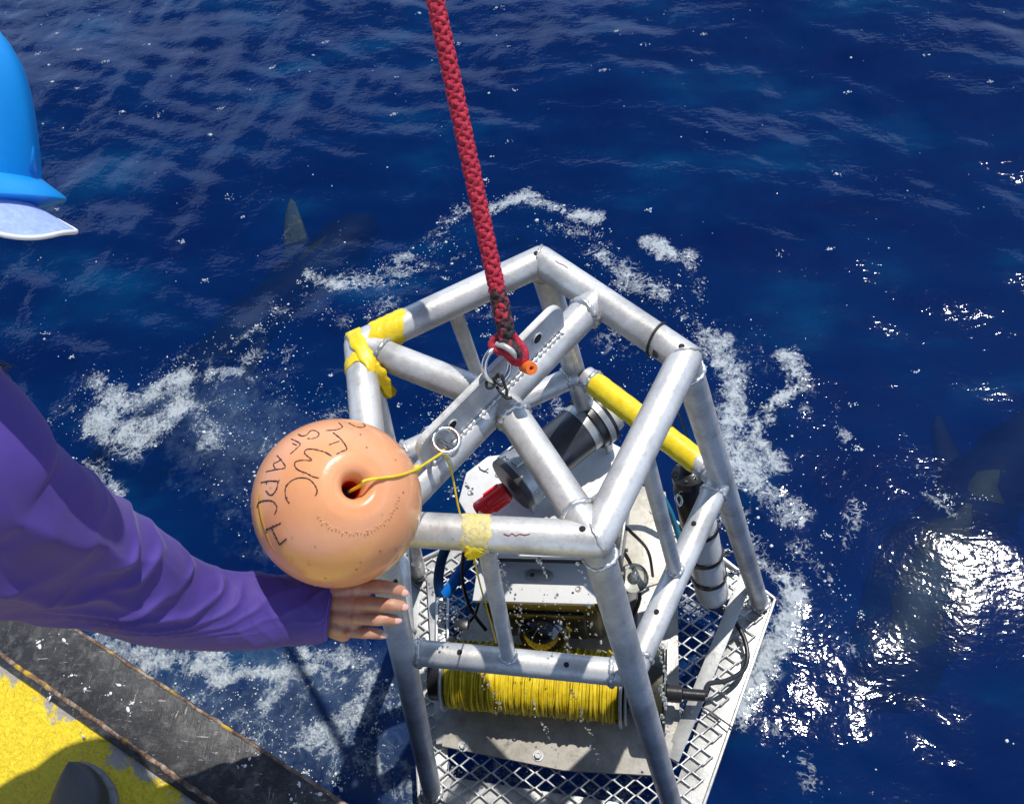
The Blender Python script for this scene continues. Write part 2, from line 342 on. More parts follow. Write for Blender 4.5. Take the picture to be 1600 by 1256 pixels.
strokes = [  # foam as traced from the photograph: points, half width, strength, milkiness of the water under it
 ([(150,598),(190,640),(250,612),(290,590)],20,.85,.5), ([(150,655),(215,685),(275,640)],24,.9,.7), ([(140,735),(170,785)],18,.8,.4),
 ([(60,660),(110,640)],12,.5,.2), ([(240,625),(300,640),(330,680)],22,.55,.9), ([(330,590),(400,560),(440,560)],24,.5,.3),
 ([(270,580),(330,560),(420,520),(500,450),(600,420),(700,385)],30,.40,.15), ([(485,428),(525,445)],12,.85,.2), ([(490,490),(560,500),(600,470)],20,.35,.1),
 ([(640,400),(690,350),(745,300)],16,.38,.1), ([(765,322),(820,303),(880,330),(930,342)],12,.85,.3), ([(840,345),(930,370)],12,.5,.2),
 ([(940,400),(990,440),(1040,462)],20,.75,.4), ([(1015,380),(1038,400)],13,.95,.2), ([(1075,405),(1095,470)],14,.6,.2), ([(1060,480),(1110,530)],22,.6,.4),
 ([(1120,540),(1150,600),(1140,680),(1160,740)],22,.82,.6), ([(1235,560),(1250,605),(1200,640),(1180,680),(1215,725)],18,.88,.4), ([(1250,560),(1255,640)],12,.6,.2),
 ([(1150,700),(1200,760),(1240,800)],22,.78,.5), ([(1150,810),(1190,880),(1235,905)],22,.6,.3), ([(1245,930),(1215,1000),(1180,1060),(1150,1120)],20,.92,.6),
 ([(1250,860),(1300,900),(1330,1010)],22,.40,.1), ([(1170,1110),(1230,1170),(1280,1230)],22,.36,.1), ([(1400,700),(1450,760),(1500,800)],22,.34,.1), ([(1350,760),(1320,850)],16,.4,.1),
 ([(1300,640),(1330,700),(1300,760)],14,.36,.0),
 ([(150,1015),(230,1030),(330,1035)],22,.85,.8), ([(330,1062),(400,1050),(480,1046)],11,.92,.6), ([(480,1015),(560,1035)],16,.65,.6),
 ([(250,1065),(350,1100),(450,1140),(560,1160)],62,.36,.85), ([(470,1160),(540,1120),(575,1075)],26,.70,.9), ([(575,1060),(620,1100)],26,.62,.9), ([(420,1060),(560,1080)],50,.40,.9),
 ([(580,1190),(640,1230)],36,.42,.8), ([(400,1150),(520,1190)],30,.52,.9), ([(190,1060),(250,1110)],20,.6,.8),
 ([(350,650),(430,720)],60,.30,.8), ([(380,740),(420,820)],50,.25,.45), ([(700,640),(740,760)],50,.30,.2), ([(1150,560),(1200,700)],60,.30,.3),
 ([(400,600),(520,640)],30,.32,.4), ([(720,400),(760,480)],30,.30,.1), ([(960,520),(1010,600)],30,.34,.2), ([(860,640),(960,660)],30,.34,.1),
 ([(700,1235),(820,1245),(960,1250)],34,.52,.7), ([(1000,1180),(1060,1090),(1110,1000)],34,.48,.5), ([(690,960),(720,1020),(700,1120)],34,.50,.5), ([(1090,950),(1150,930)],28,.5,.4)]
blobs = []
for pts, hw, amp, milk in strokes:
    for k in range(len(pts) - 1):
        (u0, v0), (u1, v1) = pts[k], pts[k + 1]; n = max(2, int(math.hypot(u1 - u0, v1 - v0) / (hw * .8)))
        for i in range(n + 1):
            t = i / n; u = u0 + (u1 - u0) * t; v = v0 + (v1 - v0) * t
            c = P(u, v, ZW); w = (P(u + hw, v, ZW) - c).length
            blobs.append((c.x, c.y, w, amp, milk))
def foam_at(x, y):
    f = np.zeros_like(x); m = np.zeros_like(x)
    for bx, by, w, a, mk in blobs:
        d2 = ((x - bx) ** 2 + (y - by) ** 2) / (w * w)
        f = np.maximum(f, a * np.exp(-d2 * .55)); m = np.maximum(m, mk * np.exp(-d2 * .28))
    return f, m
def axis_pts(a, b, step, far):
    core = np.arange(a, b, step); out = [core]; s = step; lo = []; hi = []; p = a; q = core[-1]
    while p > -far: s *= 1.16; p -= s; lo.append(p)
    s = step
    while q < far: s *= 1.16; q += s; hi.append(q)
    return np.concatenate([np.array(lo[::-1]), core, np.array(hi)])
gx = axis_pts(-3.1, 2.1, .0125, 700); gy = axis_pts(-.75, 3.3, .0125, 700)
X, Y = np.meshgrid(gx, gy); cellx = np.gradient(gx); celly = np.gradient(gy)
cell = np.maximum(*np.meshgrid(cellx, celly))
H = sea_h(X, Y, cell); FO, MI = foam_at(X, Y)
Hf = H + .004 * np.clip(FO - .4, 0, 1)
nx, ny = len(gx), len(gy)
co = np.stack([X.ravel(), Y.ravel(), (ZW + Hf).ravel()], 1)
idx = np.arange(nx * ny).reshape(ny, nx)
q = np.stack([idx[:-1, :-1].ravel(), idx[:-1, 1:].ravel(), idx[1:, 1:].ravel(), idx[1:, :-1].ravel()], 1)
me = bpy.data.meshes.new('sea_water'); me.vertices.add(len(co)); me.vertices.foreach_set('co', co.ravel())
me.loops.add(q.size); me.loops.foreach_set('vertex_index', q.ravel().astype(np.int32)); me.polygons.add(len(q))
me.polygons.foreach_set('loop_start', np.arange(0, q.size, 4, dtype=np.int32)); me.polygons.foreach_set('loop_total', np.full(len(q), 4, dtype=np.int32))
me.update(calc_edges=True); me.polygons.foreach_set('use_smooth', np.ones(len(q), dtype=bool))
at = me.attributes.new('foam', 'FLOAT', 'POINT'); at.data.foreach_set('value', FO.ravel().astype(np.float32))
CA = 1 - .68 * np.exp(-((X - .95) / .80) ** 2 - ((Y - .25) / .85) ** 2); at = me.attributes.new('ripple', 'FLOAT', 'POINT'); at.data.foreach_set('value', CA.ravel().astype(np.float32))
at = me.attributes.new('milk', 'FLOAT', 'POINT'); at.data.foreach_set('value', MI.ravel().astype(np.float32))
sea = bpy.data.objects.new('sea_water', me); col.objects.link(sea); sea['kind'] = 'structure'

m = bpy.data.materials.new('sea_water'); m.use_nodes = True; nt = m.node_tree; nt.nodes.clear()
out = nd(m, 'ShaderNodeOutputMaterial'); geo = nd(m, 'ShaderNodeNewGeometry'); pos = geo.outputs['Position']
fa = nd(m, 'ShaderNodeAttribute', attribute_name='foam').outputs['Fac']; mi_ = nd(m, 'ShaderNodeAttribute', attribute_name='milk').outputs['Fac']
# foam cover: density broken up by noise at several sizes and pierced by bubbles
n1 = ntex(m, 7, 6, .62, pos, dist=.8); n2 = ntex(m, 34, 6, .7, pos, dist=.6); n3 = ntex(m, 150, 3, .7, pos)
vo = nd(m, 'ShaderNodeTexVoronoi'); vo.inputs['Scale'].default_value = 95; lk(m, pos, vo.inputs['Vector'])
vo2 = nd(m, 'ShaderNodeTexVoronoi'); vo2.inputs['Scale'].default_value = 38; lk(m, pos, vo2.inputs['Vector'])
s = mth(m, 'ADD', fa, mth(m, 'MULTIPLY', mth(m, 'SUBTRACT', n1, .5), 1.5)); s = mth(m, 'ADD', s, mth(m, 'MULTIPLY', mth(m, 'SUBTRACT', n2, .5), 1.7))
s = mth(m, 'ADD', s, mth(m, 'MULTIPLY', mth(m, 'SUBTRACT', n3, .5), .45)); s = mth(m, 'ADD', s, mth(m, 'MULTIPLY', mth(m, 'SUBTRACT', vo.outputs['Distance'], .4), .35))
wc = nd(m, 'ShaderNodeTexNoise'); wc.inputs['Scale'].default_value = 9; wc.inputs['Detail'].default_value = 4; lk(m, pos, wc.inputs['Vector'])
wa = nd(m, 'ShaderNodeVectorMath', operation='MULTIPLY_ADD'); wa.inputs[1].default_value = (.22, .22, 0); lk(m, wc.outputs['Color'], wa.inputs[0]); lk(m, pos, wa.inputs[2])
def lace(scale, wd):
    v_ = nd(m, 'ShaderNodeTexVoronoi'); v_.feature = 'DISTANCE_TO_EDGE'; v_.inputs['Scale'].default_value = scale; lk(m, wa.outputs[0], v_.inputs['Vector'])
    th = mth(m, 'MULTIPLY', mth(m, 'SUBTRACT', mth(m, 'ADD', fa, mth(m, 'MULTIPLY', mth(m, 'SUBTRACT', n1, .5), 2.4)), .30), wd)
    return mth(m, 'MULTIPLY', mth(m, 'SUBTRACT', th, v_.outputs['Distance']), 1 / .05, True)
lac = mth(m, 'MAXIMUM', mth(m, 'MULTIPLY', lace(11, .24), .8), mth(m, 'MULTIPLY', lace(30, .30), .75))
gate = ramp(m, fa, [(.12, K0), (.30, K1)])
foam = mth(m, 'MULTIPLY', ramp(m, s, [(.58, K0), (.90, K1)]), gate)
lac = mth(m, 'MULTIPLY', lac, mth(m, 'MULTIPLY', gate, ramp(m, n3, [(.35, (.25, .25, .25)), (.6, K1)])))
foam = mth(m, 'MAXIMUM', mth(m, 'MULTIPLY', foam, .85), mth(m, 'MULTIPLY', lac, .85))
ms = mth(m, 'ADD', mi_, mth(m, 'MULTIPLY', mth(m, 'SUBTRACT', n2, .5), 1.1)); ms = mth(m, 'ADD', ms, mth(m, 'MULTIPLY', mth(m, 'SUBTRACT', n1, .5), 1.0))
milk = mth(m, 'MULTIPLY', ramp(m, ms, [(.30, K0), (1.25, K1)]), .46)
big = ntex(m, 1.7, 4, .55, pos, stretch={'s': (1, 2.2, 1), 'r': (0, 0, .9)})
deepc = ramp(m, big, [(.34, (.0002, .010, .062)), (.55, (.0002, .021, .10)), (.72, (.0003, .066, .18))])
bodyc = mix(m, milk, deepc, (.13, .19, .26))
df = nd(m, 'ShaderNodeBsdfDiffuse'); lk(m, bodyc, df.inputs['Color'])
tr = nd(m, 'ShaderNodeBsdfTransparent'); tr.inputs['Color'].default_value = (.80, .93, 1, 1)
mx = nd(m, 'ShaderNodeMixShader'); lk(m, mth(m, 'ADD', .40, milk, True), mx.inputs[0]); lk(m, tr.outputs[0], mx.inputs[1]); lk(m, df.outputs[0], mx.inputs[2])
w1 = ntex(m, 26, 2.5, .5, pos, stretch={'s': (1, 1.7, 1), 'r': (0, 0, .6)}, dist=.8); w2 = ntex(m, 60, 1.5, .5, pos, dist=.5)
bp = nd(m, 'ShaderNodeBump'); bp.inputs['Strength'].default_value = .35; bp.inputs['Distance'].default_value = .0045
lk(m, mth(m, 'MULTIPLY', nd(m, 'ShaderNodeAttribute', attribute_name='ripple').outputs['Fac'], mth(m, 'ADD', w1, mth(m, 'MULTIPLY', w2, .55))), bp.inputs['Height'])
gl = nd(m, 'ShaderNodeBsdfGlossy'); gl.inputs['Roughness'].default_value = .036; lk(m, bp.outputs[0], gl.inputs['Normal'])
fr = nd(m, 'ShaderNodeFresnel'); fr.inputs['IOR'].default_value = 1.34; lk(m, bp.outputs[0], fr.inputs['Normal'])
mg = nd(m, 'ShaderNodeMixShader'); lk(m, fr.outputs[0], mg.inputs[0]); lk(m, mx.outputs[0], mg.inputs[1]); lk(m, gl.outputs[0], mg.inputs[2])
fd = nd(m, 'ShaderNodeBsdfPrincipled'); fd.inputs['Roughness'].default_value = .45
lk(m, ramp(m, mth(m, 'ADD', mth(m, 'MULTIPLY', n3, .4), mth(m, 'MULTIPLY', n2, .6)), [(.30, (.22, .27, .33)), (.55, (.44, .49, .52)), (.75, (.62, .66, .67))]), fd.inputs['Base Color'])
bf = nd(m, 'ShaderNodeBump'); bf.inputs['Strength'].default_value = 1.0; bf.inputs['Distance'].default_value = .003
lk(m, mth(m, 'ADD', mth(m, 'MULTIPLY', vo.outputs['Distance'], -.7), n3), bf.inputs['Height']); lk(m, bf.outputs[0], fd.inputs['Normal'])
mf = nd(m, 'ShaderNodeMixShader'); lk(m, foam, mf.inputs[0]); lk(m, mg.outputs[0], mf.inputs[1]); lk(m, fd.outputs[0], mf.inputs[2])
lk(m, mf.outputs[0], out.inputs['Surface']); me.materials.append(m)

# the blue depth under the surface
dm = mat('deep_water', (.0004, .032, .22), .9); dm.node_tree.nodes['Principled BSDF'].inputs['Specular IOR Level'].default_value = 0
b = MB(); b.add([(-700, -700, -9), (700, -700, -9), (700, 700, -9), (-700, 700, -9)], [(0, 1, 2, 3)]); tag(b.build('deep_water', dm, smooth=False), kind='structure')

# a second, deeper sheet of the same water, so that deeper things fade more
m2 = bpy.data.materials.new('deeper_water'); m2.use_nodes = True; m2.node_tree.nodes.clear(); o2 = nd(m2, 'ShaderNodeOutputMaterial'); d2 = nd(m2, 'ShaderNodeBsdfDiffuse'); d2.inputs['Color'].default_value = (.0003, .021, .145, 1); t2 = nd(m2, 'ShaderNodeBsdfTransparent'); x2 = nd(m2, 'ShaderNodeMixShader'); x2.inputs[0].default_value = .44
lk(m2, t2.outputs[0], x2.inputs[1]); lk(m2, d2.outputs[0], x2.inputs[2]); lk(m2, x2.outputs[0], o2.inputs['Surface'])
b = MB(); b.add([(-700, -700, -1.37), (700, -700, -1.37), (700, 700, -1.37), (-700, 700, -1.37)], [(0, 1, 2, 3)]); tag(b.build('lower_water', m2, smooth=False), kind='structure')

# bubbles and foam flecks lying on the surface
def scatter(n, want):
    xs = []; ys = []; ws = []
    while len(xs) < n:
        k = 20000; u = rng.uniform(-150, 1750, k); v = rng.uniform(-60, 1400, k)
        # uniform over the water, not over the picture
        x = rng.uniform(-3.0, 2.0, k); y = rng.uniform(-.6, 3.2, k); f, mk = foam_at(x, y)
        nz = (np.sin(9 * x + 4 * np.sin(7 * y)) * np.sin(8 * y + 3 * np.sin(6 * x)) + 1) / 2
        keep = rng.uniform(0, 1, k) < want(f, nz)
        xs += list(x[keep]); ys += list(y[keep]); ws += list(f[keep])
    return np.array(xs[:n]), np.array(ys[:n]), np.array(ws[:n])
ico = bmesh.new(); bmesh.ops.create_icosphere(ico, subdivisions=1, radius=1); ico.verts.index_update()
IV = np.array([v.co[:] for v in ico.verts]); IF = np.array([[v.index for v in f.verts] for f in ico.faces]); ico.free()
def cloud(name, mats, cx, cy, cz, r, flat=.6, parent=None):
    n = len(cx); S = np.stack([r, r * rng.uniform(.7, 1.0, n), r * flat], 1)
    V = IV[None] * S[:, None, :]; a = rng.uniform(0, 6.28, n); ca, sa = np.cos(a)[:, None], np.sin(a)[:, None]
    V = np.stack([V[..., 0] * ca - V[..., 1] * sa, V[..., 0] * sa + V[..., 1] * ca, V[..., 2]], -1)
    V += np.stack([cx, cy, cz], 1)[:, None, :]; F = (IF[None] + (np.arange(n) * len(IV))[:, None, None]).reshape(-1, 3)
    me = bpy.data.meshes.new(name); me.from_pydata(V.reshape(-1, 3).tolist(), [], F.tolist()); me.materials.append(mats)
    me.polygons.foreach_set('use_smooth', np.ones(len(F), dtype=bool)); o = bpy.data.objects.new(name, me); col.objects.link(o)
    if parent: o.parent = parent; o.matrix_parent_inverse = PI_INV(parent)
    o['kind'] = 'stuff'; return o
M['bubble'] = mat('foam_fleck', (.62, .67, .70), .2, 0, Coat_Weight=.6)
x, y, w = scatter(5600, lambda f, nz: np.clip((f - .07) * 1.6, 0, .6) * (.25 + .75 * nz ** 2) * (1 - .65 * f) + .012 * nz ** 4)
o = cloud('foam_bubbles', M['bubble'], x, y, ZW + sea_h(x, y) + .001, rng.lognormal(math.log(.0013), .55, len(x)))
tag(o, 'white bubbles and foam flecks floating on the dark blue sea around the metal cage', 'foam', kind='stuff')
# small rafts: clusters of bubbles on open water
x, y, w = scatter(190, lambda f, nz: .02 + .10 * nz * (f > .05))
cx_, cy_, rr = [], [], []
for a, b_ in zip(x, y):
    k = int(rng.integers(6, 22)); s_ = rng.uniform(.003, .013)
    cx_ += list(a + rng.normal(0, s_, k)); cy_ += list(b_ + rng.normal(0, s_ * .6, k)); rr += list(rng.lognormal(math.log(.0018), .4, k))
cx_, cy_, rr = map(np.array, (cx_, cy_, rr))
o = cloud('foam_rafts', M['bubble'], cx_, cy_, ZW + sea_h(cx_, cy_) + .001, rr)
tag(o, 'small separate rafts of white bubbles drifting on the open blue water', 'foam', kind='stuff')

# ================================================================== SHARKS UNDER THE SURFACE
m = M['shark'] = mat('shark_skin', (.035, .04, .03), .6); n = ntex(m, 9, 5, .6)
lk(m, ramp(m, n, [(.35, (.006, .010, .008)), (.7, (.020, .024, .016))]), bsdf(m).inputs['Base Color'])
m = M['sharkfin'] = mat('shark_fin', (.2, .2, .14), .6); n = ntex(m, 22, 6, .7, dist=.6)
lk(m, ramp(m, n, [(.42, (.05, .055, .03)), (.58, (.12, .12, .07)), (.66, (.36, .36, .28))]), bsdf(m).inputs['Base Color'])
def shark(label, path, rmax, fin_root, fin_tip, fin_w, group):
    t = thing('shark', label, 'shark', path[len(path) // 2], group)
    pts = catmull(path, 44); rad = []
    for i in range(44):
        s = i / 43; rad.append(rmax * max(.02, (math.sin(PI * min(1, s * 1.45) ** .75) if s < .45 else (1 - (s - .45) / .55) ** .9 * .93) if s > .02 else .12))
    V, F = sweep(pts, rad, 24, up=(0, 0, 1), flat=.8); V = [v + Vector((mnoise.noise(v * 16), mnoise.noise(v * 16 + Vector((7, 1, 3))), 0)) * .026 for v in V]; b = MB(); b.add(V, F); b.build('body', M['shark'], t)
    def fin(root, tip, w, name, m_):
        root = Vector(root); tip = Vector(tip); d = (tip - root); ax = d.normalized()
        side = ax.cross(Vector((0, 0, 1))).normalized(); V = []; F = []; N = 16; K = 12
        for i in range(N + 1):
            s = i / N; c = root + d * s + side * (w * .35 * s * s); ww = w * (1 - s ** 1.6) ** .5 * (1 - .35 * s) * .5 + .004
            for k in range(K):
                a = 2 * PI * k / K; V.append(c + side * math.cos(a) * ww + Vector((0, 0, 1)) * math.sin(a) * (.014 * (1 - s) + .003))
        for i in range(N):
            for k in range(K): F.append((i * K + k, i * K + (k + 1) % K, (i + 1) * K + (k + 1) % K, (i + 1) * K + k))
        F.append(tuple(N * K + k for k in range(K))); b = MB(); b.add(V, F); b.build(name, m_, t)
    fin(fin_root, fin_tip, fin_w, 'pectoral_fin', M['sharkfin'])
    mid = Vector(path[len(path) // 2]); ax = (Vector(path[0]) - Vector(path[-1])).normalized(); sd_ = ax.cross(Vector((0, 0, 1)))
    opp = 1 if (Vector(fin_tip) - Vector(fin_root)).dot(sd_) < 0 else -1
    fin(mid + sd_ * opp * rmax * .7, mid + sd_ * opp * rmax * 1.9 - ax * .12, fin_w * .8, 'pectoral_fin', M['shark'])
    e = Vector(path[-1]); fin(e + ax * .04, e - ax * .2 + sd_ * .10, .09, 'tail_fin', M['shark']); fin(e + ax * .04, e - ax * .10 - sd_ * .08, .07, 'tail_fin', M['shark'])
    return t
zs = -1.46
shark('dark shark under the surface behind the taped corner, its pale mottled fin tip raised', [P(580,338,zs), P(545,372,zs), P(470,440,zs), P(380,515,zs), P(275,610,zs-.03), P(170,700,zs-.06), P(60,790,zs-.1)], .115,
      P(478,430,zs+.02), P(437,318,-1.30), .13, 'sharks circling below the surface')
shark('dark shark under the bright sun glitter at the right of the cage', [P(1375,1120,zs), P(1405,1020,zs), P(1460,880,zs), P(1540,765,zs), P(1650,650,zs-.03), P(1780,530,zs-.1), P(1900,430,zs-.2)], .135,
      P(1490,850,zs+.03), P(1535,935,-1.30), .11, 'sharks circling below the surface')

# ================================================================== THE CAGE
RT_, RS, ZM, ZB = .0236, .0120, -.40, -1.113
top = {k: P(*uv, 0) for k, uv in dict(A=(562,540), B=(845,408), C=(1070,560), D=(930,843), E=(588,824)).items()}
midr = {k: P(*uv, ZM) for k, uv in dict(A=(612,717), B=(908,583), C=(1125,748), D=(987,1052), E=(629,1017)).items()}
base = {k: P(*uv, ZB) for k, uv in dict(A=(653,894), B=(950,754), C=(1187,941), D=(1061,1298), E=(675,1237)).items()}
cage = thing('metal_cage', 'five-sided welded aluminium tube cage hanging on the crimson rope just above the sea', 'metal cage', (0, 0, ZB))
def tube_pts(a, b, n=2): return [Vector(a).lerp(Vector(b), i / (n - 1)) for i in range(n)]
def tube_part(name, a, b, r, parent=cage, m=None, sides=32):
    bm_ = MB(); bm_.add(*sweep(tube_pts(a, b, 2), r, sides)); return bm_.build(name, m or M['alu'], parent, 'auto')
def weld(p, axis, r, w=.0035, n=44):
    w = w * 1.25; r = r - w * .25
    ax = Vector(axis).normalized(); rf = Vector((0, 0, 1)) if abs(ax.z) < .9 else Vector((1, 0, 0)); N = (rf - ax * rf.dot(ax)).normalized(); B = ax.cross(N)
    pts = [Vector(p) + (N * math.cos(2 * PI * i / n) + B * math.sin(2 * PI * i / n)) * (r + rng.normal(0, .0002)) + ax * (.0016 * math.sin(i * .6 + r * 900) + rng.normal(0, .0003)) for i in range(n)]
    rad = [w * (1 + .28 * math.sin(i * 2.1) + rng.normal(0, .06)) for i in range(n)]
    V, F = sweep(pts, rad, 8, closed=True, up=ax); b = MB(); b.add(V, F); b.build('weld_bead', M['weld'], cage)
order = 'ABCDE'
def hit_tube(u, v, a, b, r):
    """where the line of sight through a photograph point meets a tube"""
    a = Vector(a); ax = (Vector(b) - a).normalized(); d = ray(u, v); o = CAM - a
    dp = d - ax * d.dot(ax); op = o - ax * o.dot(ax); A_ = dp.dot(dp); B_ = 2 * dp.dot(op); C_ = op.dot(op) - r * r; D_ = B_ * B_ - 4 * A_ * C_
    t = (-B_ - math.sqrt(max(D_, 0))) / (2 * A_); p = CAM + d * t; n = (p - a) - ax * (p - a).dot(ax); return p, n.normalized()
for i, k in enumerate(order):
    k2 = order[(i + 1) % 5]
    d = (top[k2] - top[k]).normalized(); bm_ = MB(); bm_.add(*sweep(tube_pts(top[k], top[k2], 2), RT_, 40))
    bm_.add(*clean(*ball(top[k2], RT_ * .998, 32, 20))); bm_.build('top_rail', M['alu'], cage, 'auto')
    d = (midr[k2] - midr[k]).normalized(); tube_part('mid_rail', midr[k] + d * .012, midr[k2] - d * .012, RT_ * .92)
    weld(midr[k] + d * .031, d, RT_ * .93); weld(midr[k2] - d * .031, d, RT_ * .93)
    leg = base[k] - top[k]; bm_ = MB(); bm_.add(*sweep([top[k], base[k]], RT_ * .90, 36)); bm_.build('leg', M['alu'], cage, 'auto')
    weld(top[k] + leg.normalized() * .035, leg, RT_ * .93, .0028); weld(base[k] - leg.normalized() * .004, leg, RT_ * .95, .004)
    # mitre seam of the corner
    bis = ((top[k] - top[order[i - 1]]).normalized() + (top[k2] - top[k]).normalized()).normalized()
    weld(top[k], bis, RT_ * 1.03, .0016)
    if k != 'B':
        a = top[k].lerp(top[k2], .5); b_ = midr[k].lerp(midr[k2], .52); dd = (b_ - a).normalized()
        tube_part('strut', a + dd * .015, b_ - dd * .015, RS, sides=24); weld(b_ - dd * .024, dd, RS * 1.08, .003, 28); weld(a + dd * .026, dd, RS * 1.05, .0022, 28)
Mb = top['B'].lerp(top['C'], .42); cen = P(787, 628, 0); E0 = top['E']
tube_part('center_beam', E0, Mb, RT_)
bd = (Mb - E0).normalized(); weld(Mb - bd * .03, bd, RT_ * 1.02, .004)
for k, off in (('A', .0), ('D', .0)):
    d = (cen - top[k]).normalized(); tube_part('spoke', top[k], cen + d * -.004, RT_ * .96); weld(cen - d * .03, d, RT_ * 1.0, .004); weld(top[k] + d * .045, d, RT_ * 1.0, .003)
# padeye plate standing on the centre beam
side = bd.cross(Vector((0, 0, 1))).normalized(); up = Vector((0, 0, 1))
L0, L1, HP = .098, .385, .060
def plate_pt(s, h, o=0): return E0 + bd * s + up * (RT_ * .82 + h) + side * o
outline = []
def arc(cx, cy, r, a0, a1, n=8): return [(cx + r * math.cos(a0 + (a1 - a0) * i / n), cy + r * math.sin(a0 + (a1 - a0) * i / n)) for i in range(n + 1)]
outline += [(L0, 0)] + [(L1, 0)] + arc(L1 - .024, HP - .026, .026, 0, PI / 2) + arc(L0 + .022, HP - .022, .022, PI / 2, PI)
hv = .005; V = [plate_pt(s_, h_, hv) for s_, h_ in outline] + [plate_pt(s_, h_, -hv) for s_, h_ in outline]; n = len(outline)
F = [tuple(range(n)), tuple(range(2 * n - 1, n - 1, -1))] + [(i, i + n, (i + 1) % n + n, (i + 1) % n) for i in range(n)]
b = MB(); b.add(V, F); pl = b.build('padeye_plate', M['alu_plate'], cage, smooth=False)
bm = bmesh.new(); bm.from_mesh(pl.data); bmesh.ops.recalc_face_normals(bm, faces=bm.faces[:]); bmesh.ops.bevel(bm, geom=[e for e in bm.edges], offset=.0012, segments=2, affect='EDGES'); bm.to_mesh(pl.data); bm.free()
pts = [plate_pt(L0 + .01 + (L1 - L0 - .02) * i / 90, .002 + rng.normal(0, .0006), hv + .002) for i in range(91)]
b = MB(); b.add(*sweep(pts, [.0036 * (1 + .35 * math.sin(i * 1.9)) for i in range(91)], 8)); b.build('weld_bead', M['weld'], cage)
for s_ in (.157, .330):
    b = MB(); b.add(*cyl(plate_pt(s_, .036, hv + .0008), plate_pt(s_, .036, -hv - .0008), .0075, 20, .0005)); b.build('bolt_hole', M['hole'], cage)
    b = MB(); b.add(*lathe([(.0075, 0), (.0095, 0), (.0095, .0014), (.0075, .0014)], plate_pt(s_, .036, hv), side, 24)); b.build('hole_rim', M['alu_plate'], cage)
# clevis bolt with its ring at the near end of the plate
pb = plate_pt(L0 + .033, .030)
b = MB(); b.add(*cyl(pb - side * .020, pb + side * .022, .0055, 18)); b.add(*cyl(pb + side * .020, pb + side * .034, .0078, 22)); b.add(*cyl(pb - side * .022, pb - side * .012, .0085, 6)); b.build('clevis_bolt', M['steel'], cage, 'auto')

# drilled holes and the small marks on the tubes
for u, v, a, b_ in ((838,396,top['A'],top['B']), (1065,541,top['B'],top['C']), (910,826,top['D'],top['E']), (718,1018,midr['D'],midr['E']), (885,1038,midr['D'],midr['E']), (1084,817,midr['C'],midr['D']), (1026,955,midr['C'],midr['D']), (618,910,top['E'],base['E'])):
    p, nn = hit_tube(u, v, a, b_, RT_); b = MB(); b.add(*cyl(p - nn * .004, p + nn * .0006, .0042, 16, .0002)); b.build('drilled_hole', M['hole'], cage)
def ink(name, uvs, a, b_, r, m_, w=.0009, parent=cage):
    pts = [hit_tube(u, v, a, b_, r) for u, v in uvs]; b = MB(); b.add(*sweep([p + n_ * .0002 for p, n_ in pts], w, 6)); return b.build(name, m_, parent)
ink('red_mark', [(787,834),(795,837),(800,833),(806,837),(812,834),(820,836),(828,834)], top['D'], top['E'], RT_, M['redink'], .0007)
ink('pencil_mark', [(868,408),(874,412),(880,414),(887,419)], top['B'], top['C'], RT_, M['redink'], .0006)

# yellow tape wraps
def wrap(name, a, b_, t0, t1, r, m_, wob=.0009, n=14, skew=0.0):
    a = Vector(a); b_ = Vector(b_); L = (b_ - a).length; ax = (b_ - a).normalized(); rf = Vector((0, 0, 1)) if abs(ax.z) < .9 else Vector((1, 0, 0)); N = (rf - ax * rf.dot(ax)).normalized(); B = ax.cross(N)
    V = []; F = []; K = 48
    for i in range(n + 1):
        s = i / n; e = (s < .01 or s > .99)
        for k in range(K):
            an = 2 * PI * k / K; edge = .0025 * (math.sin(an * 3 + t0 * 40) + .6 * math.sin(an * 7 + 2)) * (1 if i in (0, n) else .5)
            tt = a + ax * (L * (t0 + (t1 - t0) * s) + edge + skew * math.cos(an + .8)); rr = r - (.0008 if e else 0) + .0010 + wob * (.5 + .5 * math.sin(i * 1.9 + an * 2 + math.sin(an * 5)))
            V.append(tt + (N * math.cos(an) + B * math.sin(an)) * rr)
    for i in range(n):
        for k in range(K): F.append((i * K + k, i * K + (k + 1) % K, (i + 1) * K + (k + 1) % K, (i + 1) * K + k))
    b = MB(); b.add(V, F); return b.build(name, m_, cage)
wrap('tape_wrap', top['A'], top['B'], .05, .235, RT_, M['tape'], .0009, skew=.010)
wrap('tape_wrap', top['E'], top['A'], .835, .895, RT_, M['tape'], .0007)
wrap('tape_wrap', midr['B'], midr['C'], .10, .86, RT_ * .92, M['tape'], .0009, 26)
wrap('tape_wrap', top['D'], top['E'], .455, .585, RT_, M['oldtape'], .0007)
def strip(name, pts, w, up_, m_, th=.0009):
    pts = catmull(pts, 26); V = []; F = []
    ups = [Vector(u_) for u_ in up_] if hasattr(up_[0], '__len__') else [Vector(up_)] * 26
    if len(ups) != 26: ups = catmull(ups, 26)
    for i, p in enumerate(pts):
        T = (pts[min(i + 1, 25)] - pts[max(i - 1, 0)]).normalized(); N = (ups[i] - T * ups[i].dot(T)).normalized(); S = T.cross(N); ww = w * .5 * (1 + .12 * math.sin(i * .9)) * (1 if i < 22 else math.cos((i - 21) / 5 * PI / 2.15))
        for a_, c_ in ((-1, 1), (-.4, 1.25), (.4, .9), (1, 1), (1, -.2), (-1, -.2)): V.append(p + S * ww * a_ + N * th * c_)
    for i in range(25):
        for k in range(6): F.append((i * 6 + k, i * 6 + (k + 1) % 6, (i + 1) * 6 + (k + 1) % 6, (i + 1) * 6 + k))
    F += [tuple(range(6))[::-1], tuple(25 * 6 + k for k in range(6))]; b = MB(); b.add(V, F); return b.build(name, m_, cage)
